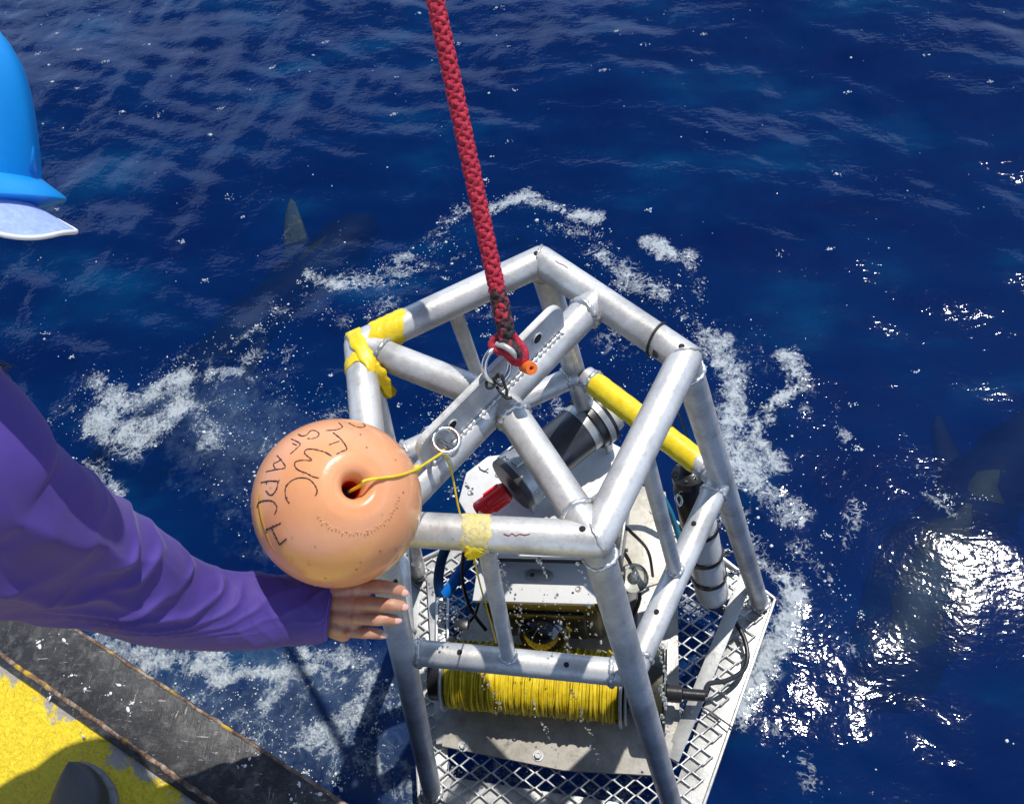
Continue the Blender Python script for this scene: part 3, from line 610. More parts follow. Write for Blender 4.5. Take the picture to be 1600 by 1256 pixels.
pA = [hit_tube(u, v, *s_, RT_ * 1.02) for u, v, s_ in ((552,518,(top['A'],top['B'])), (556,530,(top['E'],top['A'])), (566,548,(top['E'],top['A'])), (578,568,(top['E'],top['A'])))]
strip('tape_strip', [p + n_ * .002 for p, n_ in pA] + [pA[-1][0] + CX * .007 - CY * .012], .022, [n_ for p, n_ in pA], M['tape'])
e1 = pA[-1][0] + CX * .004 - CY * .006
strip('tape_tail', [e1, Q(592,584,1.32), Q(600,600,1.33), Q(613,620,1.345)], .021, CZ, M['tape'])
strip('tape_strip', [Q(588,560,1.325), Q(584,572,1.323), Q(580,585,1.325)], .012, CZ, M['tape'])
p1, q1 = hit_tube(743, 853, top['D'], top['E'], RT_)
strip('tape_tail', [p1, Q(740,862,p1 and pj(p1)[2] + .004), Q(743,872,pj(p1)[2] + .012)], .022, CZ, M['tape'])
# cable tie round the back right rail
ctp = top['B'].lerp(top['C'], .82); dct = (top['C'] - top['B']).normalized()
V, F = sweep([ctp + (Vector((0, 0, 1)) * math.cos(a_) + dct.cross(Vector((0, 0, 1))) * math.sin(a_)) * (RT_ + .0012) + dct * .004 * math.sin(a_) for a_ in np.linspace(0, 2 * PI, 40)[:-1]], .0021, 6, closed=True, up=dct)
b = MB(); b.add(V, F); kp = hit_tube(1023, 553, top['B'], top['C'], RT_)[0]; b.add(*box(kp, dct, CZ, CY, .004, .004, .005, .001)); b.build('cable_tie', M['zip'], cage)

# ---- base: five wide edge plates, expanded metal, flat bar
bc = sum((base[k] for k in order), Vector()) / 5
def outp(k, r, z): d = (base[k] - bc); d.z = 0; return Vector((base[k].x, base[k].y, 0)) + d.normalized() * r + Vector((0, 0, z))
for i, k in enumerate(order):
    k2 = order[(i + 1) % 5]; a, b_ = outp(k, .034, 0), outp(k2, .034, 0); c_, d_ = outp(k2, -.050, 0), outp(k, -.050, 0)
    s_ = .0015 * (i % 2)
    b = MB(); b.add(*prism([a, b_, c_, d_], ZB - .018 - s_, ZB - .010 - s_, .0015)); b.build('edge_plate', M['alu_plate'], cage, smooth='auto')
    dd = (b_ - a).normalized(); nn = Vector((dd.y, -dd.x, 0));  nn = nn if nn.dot(a - bc) > 0 else -nn
    b = MB(); b.add(*box((a + b_) / 2 + Vector((0, 0, ZB - .022)) + nn * .003, dd, nn, up, (b_ - a).length / 2 + .002, .003, .026, .001)); b.build('edge_lip', M['alu_plate'], cage, 'auto')
    for t_ in (.06, .94):
        p = a.lerp(b_, t_) - nn * .022; b = MB(); b.add(*cyl(p + up * (ZB - .012), p + up * (ZB - .0085), .0042, 14, .0002)); b.build('drilled_hole', M['hole'], cage)
def inside(p, poly):
    c = False; j = len(poly) - 1
    for i in range(len(poly)):
        xi, yi = poly[i]; xj, yj = poly[j]
        if ((yi > p[1]) != (yj > p[1])) and p[0] < (xj - xi) * (p[1] - yi) / (yj - yi) + xi: c = not c
        j = i
    return c
poly = [tuple(outp(k, .026, 0).xy) for k in order]
b = MB(); px_, py_ = .050, .0160; ang = math.radians(4)
def rotp(x, y): return Vector((x * math.cos(ang) - y * math.sin(ang), x * math.sin(ang) + y * math.cos(ang), 0))
for j in range(-34, 35):
    for i in range(-13, 14):
        for sx in (0, 1):
            # each cell side is a strand that rises from one bond to the next
            x0 = i * px_ + (j % 2) * px_ / 2; y0 = j * py_ ; sg = 1 if sx else -1
            q = [(x0, y0), (x0 + px_ * .05, y0), (x0 + px_ * .45, y0 + sg * py_), (x0 + px_ * .5, y0 + sg * py_)]
            pts = [rotp(*p) + Vector((bc.x, bc.y, ZB - .0035 + rng.normal(0, .0004))) for p in q]
            if inside(pts[0].xy, poly) and inside(pts[-1].xy, poly):
                b.add(*sweep(pts, .0023, 5, up=up, flat=1.2))
b.build('expanded_metal', M['grate'], cage, True, kind='stuff')
fb0, fb1 = P(1170, 893, ZB + .10), P(1050, 1185, ZB + .012)
dd = (fb1 - fb0).normalized(); sdx = dd.cross(up).normalized(); b = MB(); b.add(*box((fb0 + fb1) / 2, dd, sdx, sdx.cross(dd), (fb1 - fb0).length / 2, .016, .002, .0006)); b.build('flat_bar', M['alu_plate'], cage, 'auto')
# perforated strip beside the left edge plate
ps0, ps1 = P(692, 905, ZB + .03), P(690, 1075, ZB + .03); dd = (ps1 - ps0).normalized(); sdx = dd.cross(up); b = MB()
b.add(*box((ps0 + ps1) / 2 - sdx * .014, dd, sdx, up, (ps1 - ps0).length / 2, .003, .003)); b.add(*box((ps0 + ps1) / 2 + sdx * .014, dd, sdx, up, (ps1 - ps0).length / 2, .003, .003))
for i in range(20):
    t_ = i / 20; a = ps0.lerp(ps1, t_) + sdx * .014 * (1 if i % 2 else -1); c_ = ps0.lerp(ps1, t_ + .05) - sdx * .014 * (1 if i % 2 else -1); b.add(*sweep([a, c_], .0018, 5))
b.build('lattice_strip', M['grate'], cage)
# white toe board along the left side
tb0, tb1 = base['A'].lerp(base['E'], .02) + Vector((.045, 0, .012)), base['A'].lerp(base['E'], .80) + Vector((.040, 0, .012))
dd = (tb1 - tb0).normalized(); sdx = dd.cross(up); b = MB(); b.add(*box((tb0 + tb1) / 2, dd, sdx, up, (tb1 - tb0).length / 2, .019, .003, .001)); b.build('toe_board', M['alu_plate'], cage, 'auto')

# ================================================================== RING, ROPE
rc = plate_pt(.232, .056) ; ringc = Q(777, 571, pj(rc)[2] - .012)
rax = (CZ * .75 + side * .35 + CX * .35).normalized(); rf = (CY - rax * CY.dot(rax)).normalized(); rb = rax.cross(rf)
def ring_pts(c, ax, r, n=48, asp=1.0):
    f_ = (CY - ax * CY.dot(ax)).normalized(); g_ = ax.cross(f_); return [c + f_ * math.cos(2 * PI * i / n) * r * asp + g_ * math.sin(2 * PI * i / n) * r for i in range(n)]
b = MB(); b.add(*sweep(ring_pts(ringc, rax, .0200, asp=1.12), .0041, 12, closed=True, up=rax)); ro = b.build('lifting_ring', M['steel']); tag(ro, 'large polished steel ring at the foot of the crimson rope, through the padeye plate', 'ring')
rc2 = Q(697, 688, pj(pb)[2] - .020)
b = MB(); b.add(*sweep(ring_pts(rc2, (CZ * .8 + CX * .1 + CY * .35).normalized(), .0168), .0033, 12, closed=True, up=(CZ * .8 + CX * .1 + CY * .35).normalized())); ro = b.build('clevis_ring', M['steel']); tag(ro, 'smaller steel ring on the clevis bolt, tied with thin yellow line beside the orange float', 'ring')

anchor = Q(793, 528, pj(ringc)[2] - .012)
Tt = Q(680, 0, 1.11); rd = (Tt - anchor).normalized(); LR = 1.5
rope = thing('lifting_rope', 'thick crimson braided rope running down to the ring at the centre of the cage', 'rope', anchor)
def braid(p0, d, L, r, sr, pitch, nst, parent, m_, name='braid', w=.0):
    d = d.normalized(); N = d.cross(CZ).normalized(); B = d.cross(N); b = MB(); seg = int(L / pitch * 18)
    for s_ in range(nst):
        for sg in (1, -1):
            pts = []
            for i in range(seg + 1):
                t_ = i / seg; an = sg * (2 * PI * t_ * L / pitch) + 2 * PI * s_ / nst + (.0 if sg > 0 else PI / nst)
                rr = r + sg * .20 * sr * math.cos(an * nst * .5 + (sg * .0) ) + .0
                rr = r + .38 * sr * math.cos(nst * (2 * PI * t_ * L / pitch) + sg * PI / 2 + PI * s_)
                pts.append(p0 + d * (L * t_) + (N * math.cos(an) + B * math.sin(an)) * rr + N * w * math.sin(t_ * 5))
            b.add(*sweep(pts, sr, 6))
    return b.build(name, m_, parent)
braid(anchor + rd * .06, rd, LR, .0075, .0037, .046, 4, rope, M['rope'])
b = MB(); b.add(*sweep([anchor - rd * .01, anchor + rd * (LR + .04)], .0085, 14)); b.build('core', M['rope'], rope)
braid(anchor, rd, .065, .0078, .0038, .050, 4, rope, M['rope_worn'], 'blackened_whipping')
# eye splice looped through the ring
def loop(name, uvd, r, m_, parent, n=40, sides=10):
    b = MB(); b.add(*sweep(catmull([Q(*q) for q in uvd], n), r, sides)); return b.build(name, m_, parent)
dk = pj(ringc)[2]
loop('eye_splice', [(797,520,dk-.01),(806,532,dk-.006),(818,548,dk-.004),(818,562,dk-.004),(806,565,dk-.002),(795,555,dk+.0),(784,545,dk+.0)], .0064, M['rope'], rope)
loop('eye_splice', [(790,520,dk-.006),(776,528,dk-.004),(769,538,dk-.003),(774,546,dk-.006),(788,550,dk-.012),(802,556,dk-.012),(814,560,dk-.008)], .0060, M['rope'], rope)
loop('eye_splice', [(782,532,dk-.014),(795,536,dk-.018),(806,546,dk-.018),(812,556,dk-.014)], .0060, M['rope_worn'], rope)
loop('thimble', [(777,538,dk-.010),(788,541,dk-.021),(800,549,dk-.022),(808,558,dk-.012)], .0042, M['alu_plate'], rope)
oc = Q(825, 574, dk - .004); oa = (CZ + CX * .5 - CY * .2).normalized()
b = MB(); b.add(*lathe([(.0025, .004), (.0025, .0205), (.0036, .022), (.0082, .022), (.0090, .019), (.0090, .002), (.0075, 0), (.0025, .004)], oc - oa * .011, oa, 24)); o = b.build('cord_stopper', M['orange'], rope, 'auto')
# black lashing cord on the ring
lash = thing('lashing_cord', 'thin black cord knotted in loops below the large steel ring on the plate', 'cord', Q(785, 600, dk))
for q in ([(779,583,dk-.01),(774,592,dk-.004),(779,600,dk-.006),(786,603,dk-.006)], [(784,585,dk-.006),(788,600,dk-.004),(792,612,dk-.003),(790,622,dk-.001)], [(765,590,dk),(760,597,dk-.002),(762,606,dk-.002),(771,604,dk-.002),(773,594,dk-.002),(765,591,dk)], [(776,604,dk-.001),(783,614,dk-.004),(792,622,dk-.003),(800,621,dk-.002)], [(770,592,dk-.002),(780,588,dk-.006),(788,593,dk-.004)]):
    loop('cord_loop', q, .0021, M['zip'], lash, 24, 8)

# ================================================================== EQUIPMENT INSIDE THE CAGE
ZBD = ZB + .020
boardpoly = [P(690,1165,ZBD), P(880,1203,ZBD), P(1040,1212,ZBD), P(1062,1120,ZBD), P(1058,900,ZBD), P(1040,768,ZBD), P(975,752,ZBD), P(900,780,ZBD), P(780,880,ZBD), P(715,1000,ZBD)]
bt = thing('instrument_tray', 'wet stained pale board bolted over the mesh floor of the cage under the yellow spool', 'board', (boardpoly[0] + boardpoly[3]) / 2)
b = MB(); b.add(*prism([p.xy for p in boardpoly], ZBD - .012, ZBD, .0015)); b.build('board', M['base_board'], bt, 'auto')
for u, v in ((724,1165),(841,1180),(1030,1195),(1035,1010),(1020,800)):
    p = P(u, v, ZBD + .001); b = MB(); b.add(*lathe([(0, .001), (.012, .001), (.013, 0)], p, up, 24)); b.add(*lathe([(.0045, .0085), (.0075, .0085), (.0085, .0075), (.0085, .001)], p, up, 6)); b.add(*lathe([(0, .006), (.0045, .006), (.0045, .0085)], p, up, 6)); b.build('bolt', M['alu_dull'], bt, 'auto')
# right part of the tray, its sunlit look put into a paler colour
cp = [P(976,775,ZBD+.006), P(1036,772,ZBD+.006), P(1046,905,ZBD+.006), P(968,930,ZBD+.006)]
b = MB(); b.add(*prism([p.xy for p in cp], ZBD + .001, ZBD + .006, .001)); b.build('sunlit_tray_patch', M['cream'], bt, 'auto')

box_t = thing('instrument_box', 'white topped instrument box with a black domed camera above the yellow spool', 'instrument', P(850, 900, ZBD))
zs_ = -.72
slab = [P(*q, zs_) for q in ((716,782),(728,738),(762,712),(955,690),(985,706),(990,765),(938,872),(768,868))]
b = MB(); b.add(*prism([p.xy for p in slab], zs_ - .016, zs_, .004)); b.build('top_board', M['white_hdpe'], box_t, 'auto')
slab2 = [p.lerp((slab[0] + slab[4]) / 2, .05) for p in slab]
b = MB(); b.add(*prism([p.xy for p in slab2], zs_ - .028, zs_ - .017, .001)); b.build('gasket', M['black'], box_t, 'auto')
zf = -.80
fp = [P(*q, zf) for q in ((748,872),(962,872),(968,912),(934,944),(738,938))]; back = [Vector((fp[1].x, .30, 0)), Vector((fp[0].x, .30, 0))]
b = MB(); b.add(*prism([(fp[0].x, fp[0].y), (fp[4].x, fp[4].y), (fp[3].x, fp[3].y), (fp[2].x, fp[2].y), (fp[1].x, fp[1].y), (fp[1].x, .30), (fp[0].x, .30)], zf - .014, zf, .002)); b.build('face_plate', M['white_hdpe'], box_t, 'auto')
y0 = fp[4].y + .010
b = MB(); b.add(*prism([(fp[0].x + .01, y0), (fp[3].x - .005, y0), (fp[2].x - .008, y0 + .045), (fp[2].x - .008, .28), (fp[0].x + .01, .28)], zf - .004 - .010 - .24, zf - .0145, .004)); b.build('housing_body', M['olive'], box_t, 'auto')
b = MB(); b.add(*prism([(slab2[0].x + .03, .09), (slab2[6].x - .0, .09), (slab2[5].x - .03, .27), (slab2[0].x + .05, .27)], zf + .0005, zs_ - .0285, .003)); b.build('spacer_block', M['dark_grey'], box_t, 'auto')
# oval plate with two sockets, screws, mark
c0, c1 = P(832, 899, zf + .001), P(855, 901, zf + .001); pl_ = [c0 + Vector((-.014 * math.cos(a_) , .014 * math.sin(a_), 0)) for a_ in np.linspace(-PI / 2, PI / 2, 12)] + [c1 + Vector((.014 * math.cos(a_), .014 * math.sin(a_), 0)) for a_ in np.linspace(PI / 2, -PI / 2, 12)]
b = MB(); b.add(*prism([p.xy for p in pl_], zf + .0006, zf + .004, .0006)); b.build('oval_cover', M['grey_cap'], box_t, 'auto')
for c_ in (c0, c1): b = MB(); b.add(*cyl(c_ + up * .001, c_ + up * .0036, .0048, 18, .0002)); b.build('socket', M['dark_grey'], box_t)
for u, v in ((781,908),(904,920),(925,893)):
    p = P(u, v, zf); b = MB(); b.add(*lathe([(0, .0012), (.004, .0012), (.0045, .002), (.0065, .002), (.0068, 0)], p, up, 22)); b.build('screw', M['grey_cap'], box_t)
p = P(895, 926, zf); b = MB(); b.add(*cyl(p - up * .001, p + up * .0005, .0026, 12, .0001)); b.build('drilled_hole', M['hole'], box_t)
def ink_flat(name, segs, z, m_, parent, w=.0010):
    b = MB()
    for s_ in segs: b.add(*sweep([P(u, v, z) + up * .0003 for u, v in s_], w, 6))
    return b.build(name, m_, parent)
ink_flat('handwritten_4', [[(749,733),(757,736),(763,739)], [(763,732),(756,738)], [(748,729),(752,735),(758,737)]], zs_, M['inkblk'], box_t, .0012)
b = MB(); pq = P(925, 876, zf); b.add(*box(pq + up * .0012, (1, 0, 0), (0, 1, 0), up, .011, .009, .001)); b.build('small_black_label', M['black'], box_t)
ink_flat('label_digits', [[(920,873),(923,878)], [(923,872),(920,874)], [(927,872),(927,879)], [(930,872),(932,879)], [(920,880),(924,880)]], zf + .0024, M['white_paint'], box_t, .0007)
# recess with the domed camera
dc = Vector((P(850, 965, -.875).x, y0 - .002, 0)); dc = None
for zz in np.linspace(-.82, -1.0, 60):
    q = P(849, 972, zz)
    if q.y <= y0 + .004: dc = q
    else: break
dc = dc or P(849, 972, -.88)
b = MB(); b.add(*box((dc.x, y0 - .004, dc.z + .006), (1, 0, 0), (0, 1, 0), up, .100, .005, .078, .004)); b.build('camera_recess', M['black'], box_t, 'auto')
b = MB(); b.add(*ball(dc + Vector((0, -.012, -.002)), .060, 40, 28)); b.build('camera_dome', M['lens'], box_t)
b = MB(); b.add(*sweep(ring_pts(dc + Vector((0, -.012, -.016)), Vector((0, -.62, .78)).normalized(), .0560), .0052, 10, closed=True, up=Vector((0, -.62, .78)).normalized())); b.build('dome_ring', M['line'], box_t)
for k in range(5):
    a_ = k / 9 * 2 * PI; p = dc + Vector((math.cos(a_) * .028, -.046 + .006 * (k % 3), math.sin(a_) * .02 + .02)); b = MB(); b.add(*ball(p, (.0045, .0045, .0045), 10, 8)); b.build('led', M['grey_cap'], box_t)
b = MB(); b.add(*box(dc + Vector((.056, -.012, .006)), (1, .2, .3), (0, 1, 0), (-.3, 0, 1), .007, .006, .016, .002)); b.build('yellow_tab', M['line'], box_t)
# black slats on the chamfered right corner, dark bracket and clear dome
sl0, sl1 = P(940, 950, zf - .03), P(962, 992, zf - .11)
b = MB(); b.add(*box((sl0 + sl1) / 2 + CZ * .01, (sl1 - sl0), CX, CZ, (sl1 - sl0).length / 2 + .02, .011, .009, .003)); b.build('black_slat', M['black'], box_t, 'auto')
b = MB(); b.add(*box(P(722, 975, zf - .13), (.2, -.35, 1), (1, 0, 0), (0, 1, 0), .075, .016, .012, .004)); b.build('black_slat', M['black'], box_t, 'auto')
bk = P(968, 838, zf - .02); b = MB(); b.add(*box(bk, (.1, 1, .1), (1, 0, 0), up, .075, .010, .05, .003)); b.build('side_bracket', M['black'], box_t, 'auto')
b = MB(); b.add(*box(bk + Vector((.012, .005, .02)), (.1, 1, .1), (1, 0, 0), up, .072, .003, .036, .001)); b.build('bracket_plate', M['grey_cap'], box_t, 'auto')
for t_ in (-.05, 0, .05): b = MB(); b.add(*cyl(bk + Vector((.014, .005 + t_, .03)), bk + Vector((.021, .005 + t_, .03)), .004, 12)); b.build('screw', M['dark_grey'], box_t)
gd = P(990, 903, zf - .10); b = MB(); b.add(*ball(gd, .034, 32, 20)); b.build('clear_side_dome', M['glass'], box_t)
b = MB(); b.add(*ball(gd, .012, 20, 14)); b.build('side_lamp_core', M['grey_cap'], box_t)
b = MB(); b.add(*cyl(gd + Vector((-.06, .0, .01)), gd + Vector((-.022, 0, 0)), .026, 28)); b.build('side_lamp_body', M['black'], box_t, 'auto')

# cables and small fittings packed round the box
for nm, pth, r_ in (('cable', [P(745,815,-.74), P(728,850,-.80), P(722,900,-.92), P(735,950,-1.02), P(760,985,-1.05)], .0045), ('cable', [P(965,850,-.80), P(985,880,-.88), P(1000,930,-.98), P(985,985,-1.05), P(1010,1030,-1.06)], .0045),
                    ('cable', [P(955,800,-.74), P(985,830,-.80), P(1012,860,-.93), P(1020,900,-1.05)], .0038), ('cable', [P(770,862,-.74), P(752,900,-.84), P(742,960,-.98), P(700,1000,-1.06)], .0035)):
    b = MB(); b.add(*sweep(catmull(pth, 30), r_, 10)); b.build(nm, M['black'], box_t)
for u, v, z_ in ((778,742,zs_),(950,706,zs_),(972,752,zs_),(735,770,zs_),(925,852,zs_),(800,855,zs_)):
    p = P(u, v, z_); b = MB(); b.add(*lathe([(0, .0012), (.0035, .0012), (.0042, .0024), (.0062, .0024), (.0066, 0)], p, up, 18)); b.build('screw', M['alu_dull'], box_t)
b = MB(); b.add(*box(P(905, 790, zs_) + up * .010, hxx := Vector((.75, .66, 0)), hxx.cross(up), up, .075, .010, .010, .002)); b.build('cradle_rail', M['white_hdpe'], box_t, 'auto')
b = MB(); b.add(*box(P(985, 955, ZBD) + up * .03, (0, 1, 0), (1, 0, 0), up, .05, .018, .028, .004)); b.build('battery_pack', M['dark_grey'], box_t, 'auto')

# ---- pressure housing
ha, hb = P(800, 757, -.625), P(940, 645, -.625); hx = (hb - ha).normalized(); L = (hb - ha).length
hs = thing('pressure_housing', 'dark cylindrical housing with grey end flanges and red plug on the white board', 'instrument housing', ha)
HR = .062
def hp(s): return ha + hx * s
b = MB(); b.add(*lathe([(0, -.004), (HR * .97, -.004), (HR, -.001), (HR, .010)], ha, hx, 64)); b.build('end_face', M['dark_grey'], hs, 'auto')
b = MB(); b.add(*lathe([(HR, .010), (HR * 1.03, .012), (HR * 1.03, .030), (HR * .99, .032), (HR * .99, .036), (HR * .95, .036), (HR * .95, .05), (HR * .78, .052), (HR * .78, L * .42)], ha, hx, 64)); b.build('end_flange', M['grey_cap'], hs, 'auto')
b = MB(); b.add(*lathe([(HR * .5, L * .34), (HR * .88, L * .345), (HR * .88, L * .78)], ha, hx, 64)); b.build('barrel', M['housing'], hs, 'auto')
b = MB(); b.add(*lathe([(HR * .8, L * .74), (HR * .90, L * .742), (HR * .90, L * .82), (HR * .8, L * .821)], ha, hx, 64)); b.build('clamp_band', M['grey_cap'], hs, 'auto')
b = MB(); b.add(*lathe([(HR * .8, L * .82), (HR * 1.0, L * .822), (HR * 1.0, L * .88), (HR * .8, L * .881)], ha, hx, 64)); b.build('black_ring', M['black'], hs, 'auto')
b = MB(); b.add(*lathe([(HR * .8, L * .882), (HR * 1.06, L * .884), (HR * 1.06, L * .94), (HR * .8, L * .941)], ha, hx, 64)); b.build('end_flange', M['grey_cap'], hs, 'auto')
b = MB(); b.add(*lathe([(HR * .5, L * .942), (HR * 1.07, L * .944), (HR * 1.07, L * .97), (0, L * .972)], ha, hx, 64)); b.build('black_ring', M['black'], hs, 'auto')
b = MB(); b.add(*lathe([(HR * .7, L * .973), (HR * .86, L * .975), (HR * .86, L * 1.06), (HR * .80, L * 1.065), (HR * .8, L * 1.0), (0, L * 1.0)], ha, hx, 64)); b.build('cream_collar', M['cream'], hs, 'auto')
for s_ in (.04, .90):
    f_ = hp(L * s_ + .005); b = MB(); b.add(*box(f_ - up * .055 + hx.cross(up) * .03, hx, hx.cross(up), up, .008, .014, .034, .002)); b.add(*box(f_ - up * .055 - hx.cross(up) * .03, hx, hx.cross(up), up, .008, .014, .034, .002)); b.build('saddle_foot', M['alu_dull'], hs, 'auto')
hup = (up * .75 + CZ * .5); 
for j in range(6):
    a_ = j * PI / 3 + .4; N_ = hx.cross(up).normalized(); p = ha + (N_ * math.cos(a_) + up * math.sin(a_)) * HR * 1.03 + hx * .018
    b = MB(); b.add(*cyl(p, p + hx * .035, .0022, 8)); b.build('tie_rod', M['steel'], hs)
pr = P(768, 781, -.655); pd = (P(742, 797, -.665) - ha).normalized(); p0 = ha - hx * .004 - up * .006 + (P(783,772,-.64) - ha) * .35
M['red'].node_tree.nodes['Principled BSDF'].inputs['Base Color'].default_value = (.95, .015, .015, 1)
prof = [(.0, .078), (.017, .078), (.0205, .074), (.0205, .052), (.0195, .051), (.0195, .049), (.022, .048), (.022, .006), (.019, 0), (0, 0)]
b = MB(); b.add(*lathe(prof[::-1], p0, (pd * .9 - hx * .35), 28)); 
pn = (pd * .9 - hx * .35).normalized(); N_ = pn.cross(up).normalized(); B_ = pn.cross(N_)
for k in range(12):
    a_ = 2 * PI * k / 12; q = p0 + pn * .028 + (N_ * math.cos(a_) + B_ * math.sin(a_)) * .022; b.add(*box(q, pn, N_, B_, .019, .0018, .0018, .0004))
b.build('red_plug', M['red'], hs, 'auto')
def hit_z(u, v, a, b_, r): return hit_tube(u, v, a, b_, r)
ink('handwritten_5', [(784,716),(790,713),(791,718),(795,717)], ha, hb, HR * 1.03, M['inkblk'], .0012, hs)
ink('green_mark', [(799,722),(806,728),(812,728)], ha, hb, HR * 1.03, mat('green_marker_ink', (.01, .12, .07), .5), .0012, hs)
ink('green_mark', [(901,649),(907,645),(913,643),(918,642)], ha, hb, HR * 1.06, bpy.data.materials['green_marker_ink'], .0009, hs)

# ---- spool of yellow line
za = ZBD + .083; sa, sb = P(703, 1052, za), P(970, 1074, za); sx = (sb - sa).normalized(); SL = (sb - sa).length; SR = .071
sp = thing('line_spool', 'spool wound full of bright yellow line at the front of the cage floor', 'spool', (sa + sb) / 2)
sN = sx.cross(up).normalized(); sU = sN.cross(sx)
if sU.z < 0: sU = -sU
def coil(turns, r, sr, n, jit, name='winding', seed=0):
    g = np.random.default_rng(seed); b = MB(); pts = []; s_ = .006; ph = 0
    tilt = g.uniform(-1, 1, turns + 2) * jit; ro_ = g.uniform(-.002, .0045, turns + 2)
    for t in range(turns):
        for k in range(n):
            f_ = k / n; a_ = 2 * PI * f_; tl = tilt[t] * (1 - f_) + tilt[t + 1] * f_; rr = r + ro_[t] * (1 - f_) + ro_[t + 1] * f_ + .0018 * math.sin(a_ * 2 + t * 1.7)
            s_ = .006 + (SL - .012) * (t + f_) / turns + tl * math.sin(a_)
            s_ = min(max(s_, .005), SL - .005); bulge = 1
            pts.append(sa + sx * s_ + (sN * math.cos(a_) + sU * math.sin(a_)) * rr * bulge)
    b.add(*sweep(pts, sr, 6)); return b.build(name, M['line'], sp)
coil(96, SR, .0024, 30, .006, seed=1); coil(84, SR - .001, .0026, 30, .003, seed=2); coil(26, SR + .003, .0021, 34, .016, seed=4)
b = MB(); b.add(*lathe([(.02, .002), (SR - .003, .002), (SR - .003, SL - .002), (.02, SL - .002)], sa, sx, 48)); b.build('winding_core', M['line'], sp)
def disc(s0, th, r, m_, name): b = MB(); b.add(*lathe([(0, 0), (r - .001, 0), (r, .001), (r, th - .001), (r - .001, th), (0, th)], sa + sx * s0, sx, 64)); return b.build(name, m_, sp, 'auto')
disc(-.006, .005, .084, M['alu_plate'], 'flange'); disc(SL + .001, .006, .086, M['alu_plate'], 'flange')
disc(-.038, .031, .062, M['black'], 'bearing_block'); disc(SL + .012, .005, .080, M['alu_dull'], 'side_plate'); disc(SL + .020, .030, .052, M['black'], 'motor_drum')
disc(SL + .060, .034, .088, M['olive'], 'end_drum'); disc(SL + .096, .004, .091, M['olive'], 'end_ring')
for k in range(10):
    a_ = 2 * PI * k / 10; q = sa + sx * (SL + .078) + (sN * math.cos(a_) + sU * math.sin(a_)) * .0880; b = MB(); b.add(*cyl(q, q + (sN * math.cos(a_) + sU * math.sin(a_)) * .001, .002, 10, .0001)); b.build('drilled_hole', M['hole'], sp)
cq = sa + sx * (SL + .10) - up * .01; b = MB(); b.add(*cyl(cq, cq + sx * .035, .020, 28)); b.add(*cyl(cq + sx * .035, cq + sx * .085, .013, 24)); b.build('cable_plug', M['black'], sp, 'auto')
for s_ in (-.02, SL + .04): b = MB(); b.add(*box(sa + sx * s_ - up * .05, sx, sN, up, .010, .028, .032, .002)); b.build('bracket_foot', M['alu_dull'], sp, 'auto')
cs = cq + sx * .083
cbl = catmull([cs, P(1108,1068,ZB+.07), P(1135,1063,ZB+.05), P(1160,1048,ZB+.03), P(1168,1025,ZB+.02), P(1162,995,ZB+.02), P(1146,968,ZB+.03), P(1128,950,ZB+.07)], 60)
b = MB(); b.add(*sweep(cbl, .0058, 12)); o = b.build('black_cable', M['black']); tag(o, 'thick black cable looping over the mesh floor from the spool drum to the white bottle', 'cable')
b = MB(); b.add(*sweep(catmull([P(1090,1104,ZB+.015), P(1105,1108,ZB+.012), P(1125,1122,ZB+.010), P(1144,1136,ZB+.012), P(1150,1142,ZB-.002)], 24), .0020, 8)); o = b.build('thin_wire', M['black']); tag(o, 'thin black wire end lying across the right edge plate beside the flat bar', 'wire')

# ---- bottle strapped inside the back right leg
b0, b1 = P(1114, 932, ZB + .055), P(1073, 722, -.60); bx_ = (b1 - b0).normalized(); BL = (b1 - b0).length; BR = .039
bo = thing('sample_bottle', 'white and black cylinder strapped upright inside the right leg of the cage', 'bottle', b0)
b = MB(); b.add(*lathe([(0, 0), (BR * .86, 0), (BR * .97, .012), (BR, .03), (BR, BL * .62), (BR * .96, BL * .622)], b0, bx_, 44)); b.build('white_body', M['white_paint'], bo, 'auto')
b = MB(); b.add(*lathe([(BR * .97, BL * .60), (BR * .985, BL * .605), (BR * .985, BL * .84), (BR * .8, BL * .87), (BR * .8, BL * .885), (BR * .92, BL * .89), (BR * .92, BL * .93), (BR * .6, BL * .95), (BR * .42, BL * .955), (BR * .42, BL * 1.03), (0, BL * 1.035)], b0, bx_, 44)); b.build('black_cap', M['black'], bo, 'auto')
b = MB(); b.add(*lathe([(0, -.03), (BR * .5, -.03), (BR * .62, -.02), (BR * .62, -.001)], b0, bx_, 28)); b.build('foot_plug', M['black'], bo, 'auto')
bs = bx_.cross(CZ).normalized(); bf = bs.cross(bx_).normalized(); bf = bf if bf.dot(CZ) > 0 else -bf
for s_ in (.19, .36, .56):
    q = b0 + bx_ * (BL * s_); b = MB(); b.add(*lathe([(BR + .0002, -.007), (BR + .0035, -.0065), (BR + .0035, .0065), (BR + .0002, .007)], q, bx_, 44)); sr_ = b.build('strap', M['black'], bo, 'auto')
    e_ = (CX + bx_ * .35).normalized(); q2 = q + e_ * BR * 1.0 + bf * .012
    if s_ < .5:
        b = MB(); b.add(*sweep([q2, q2 + e_ * .026 + bf * .004], .0032, 8)); b.add(*sweep([q2 + e_ * .024 - bx_ * .010, q2 + e_ * .034, q2 + e_ * .024 + bx_ * .010, q2 + e_ * .024 - bx_ * .010], .0022, 6)); b.add(*box(q2 + e_ * .008, e_, bx_, bf, .006, .010, .003, .001)); b.build('wing_screw', M['steel'], sr_, 'auto')
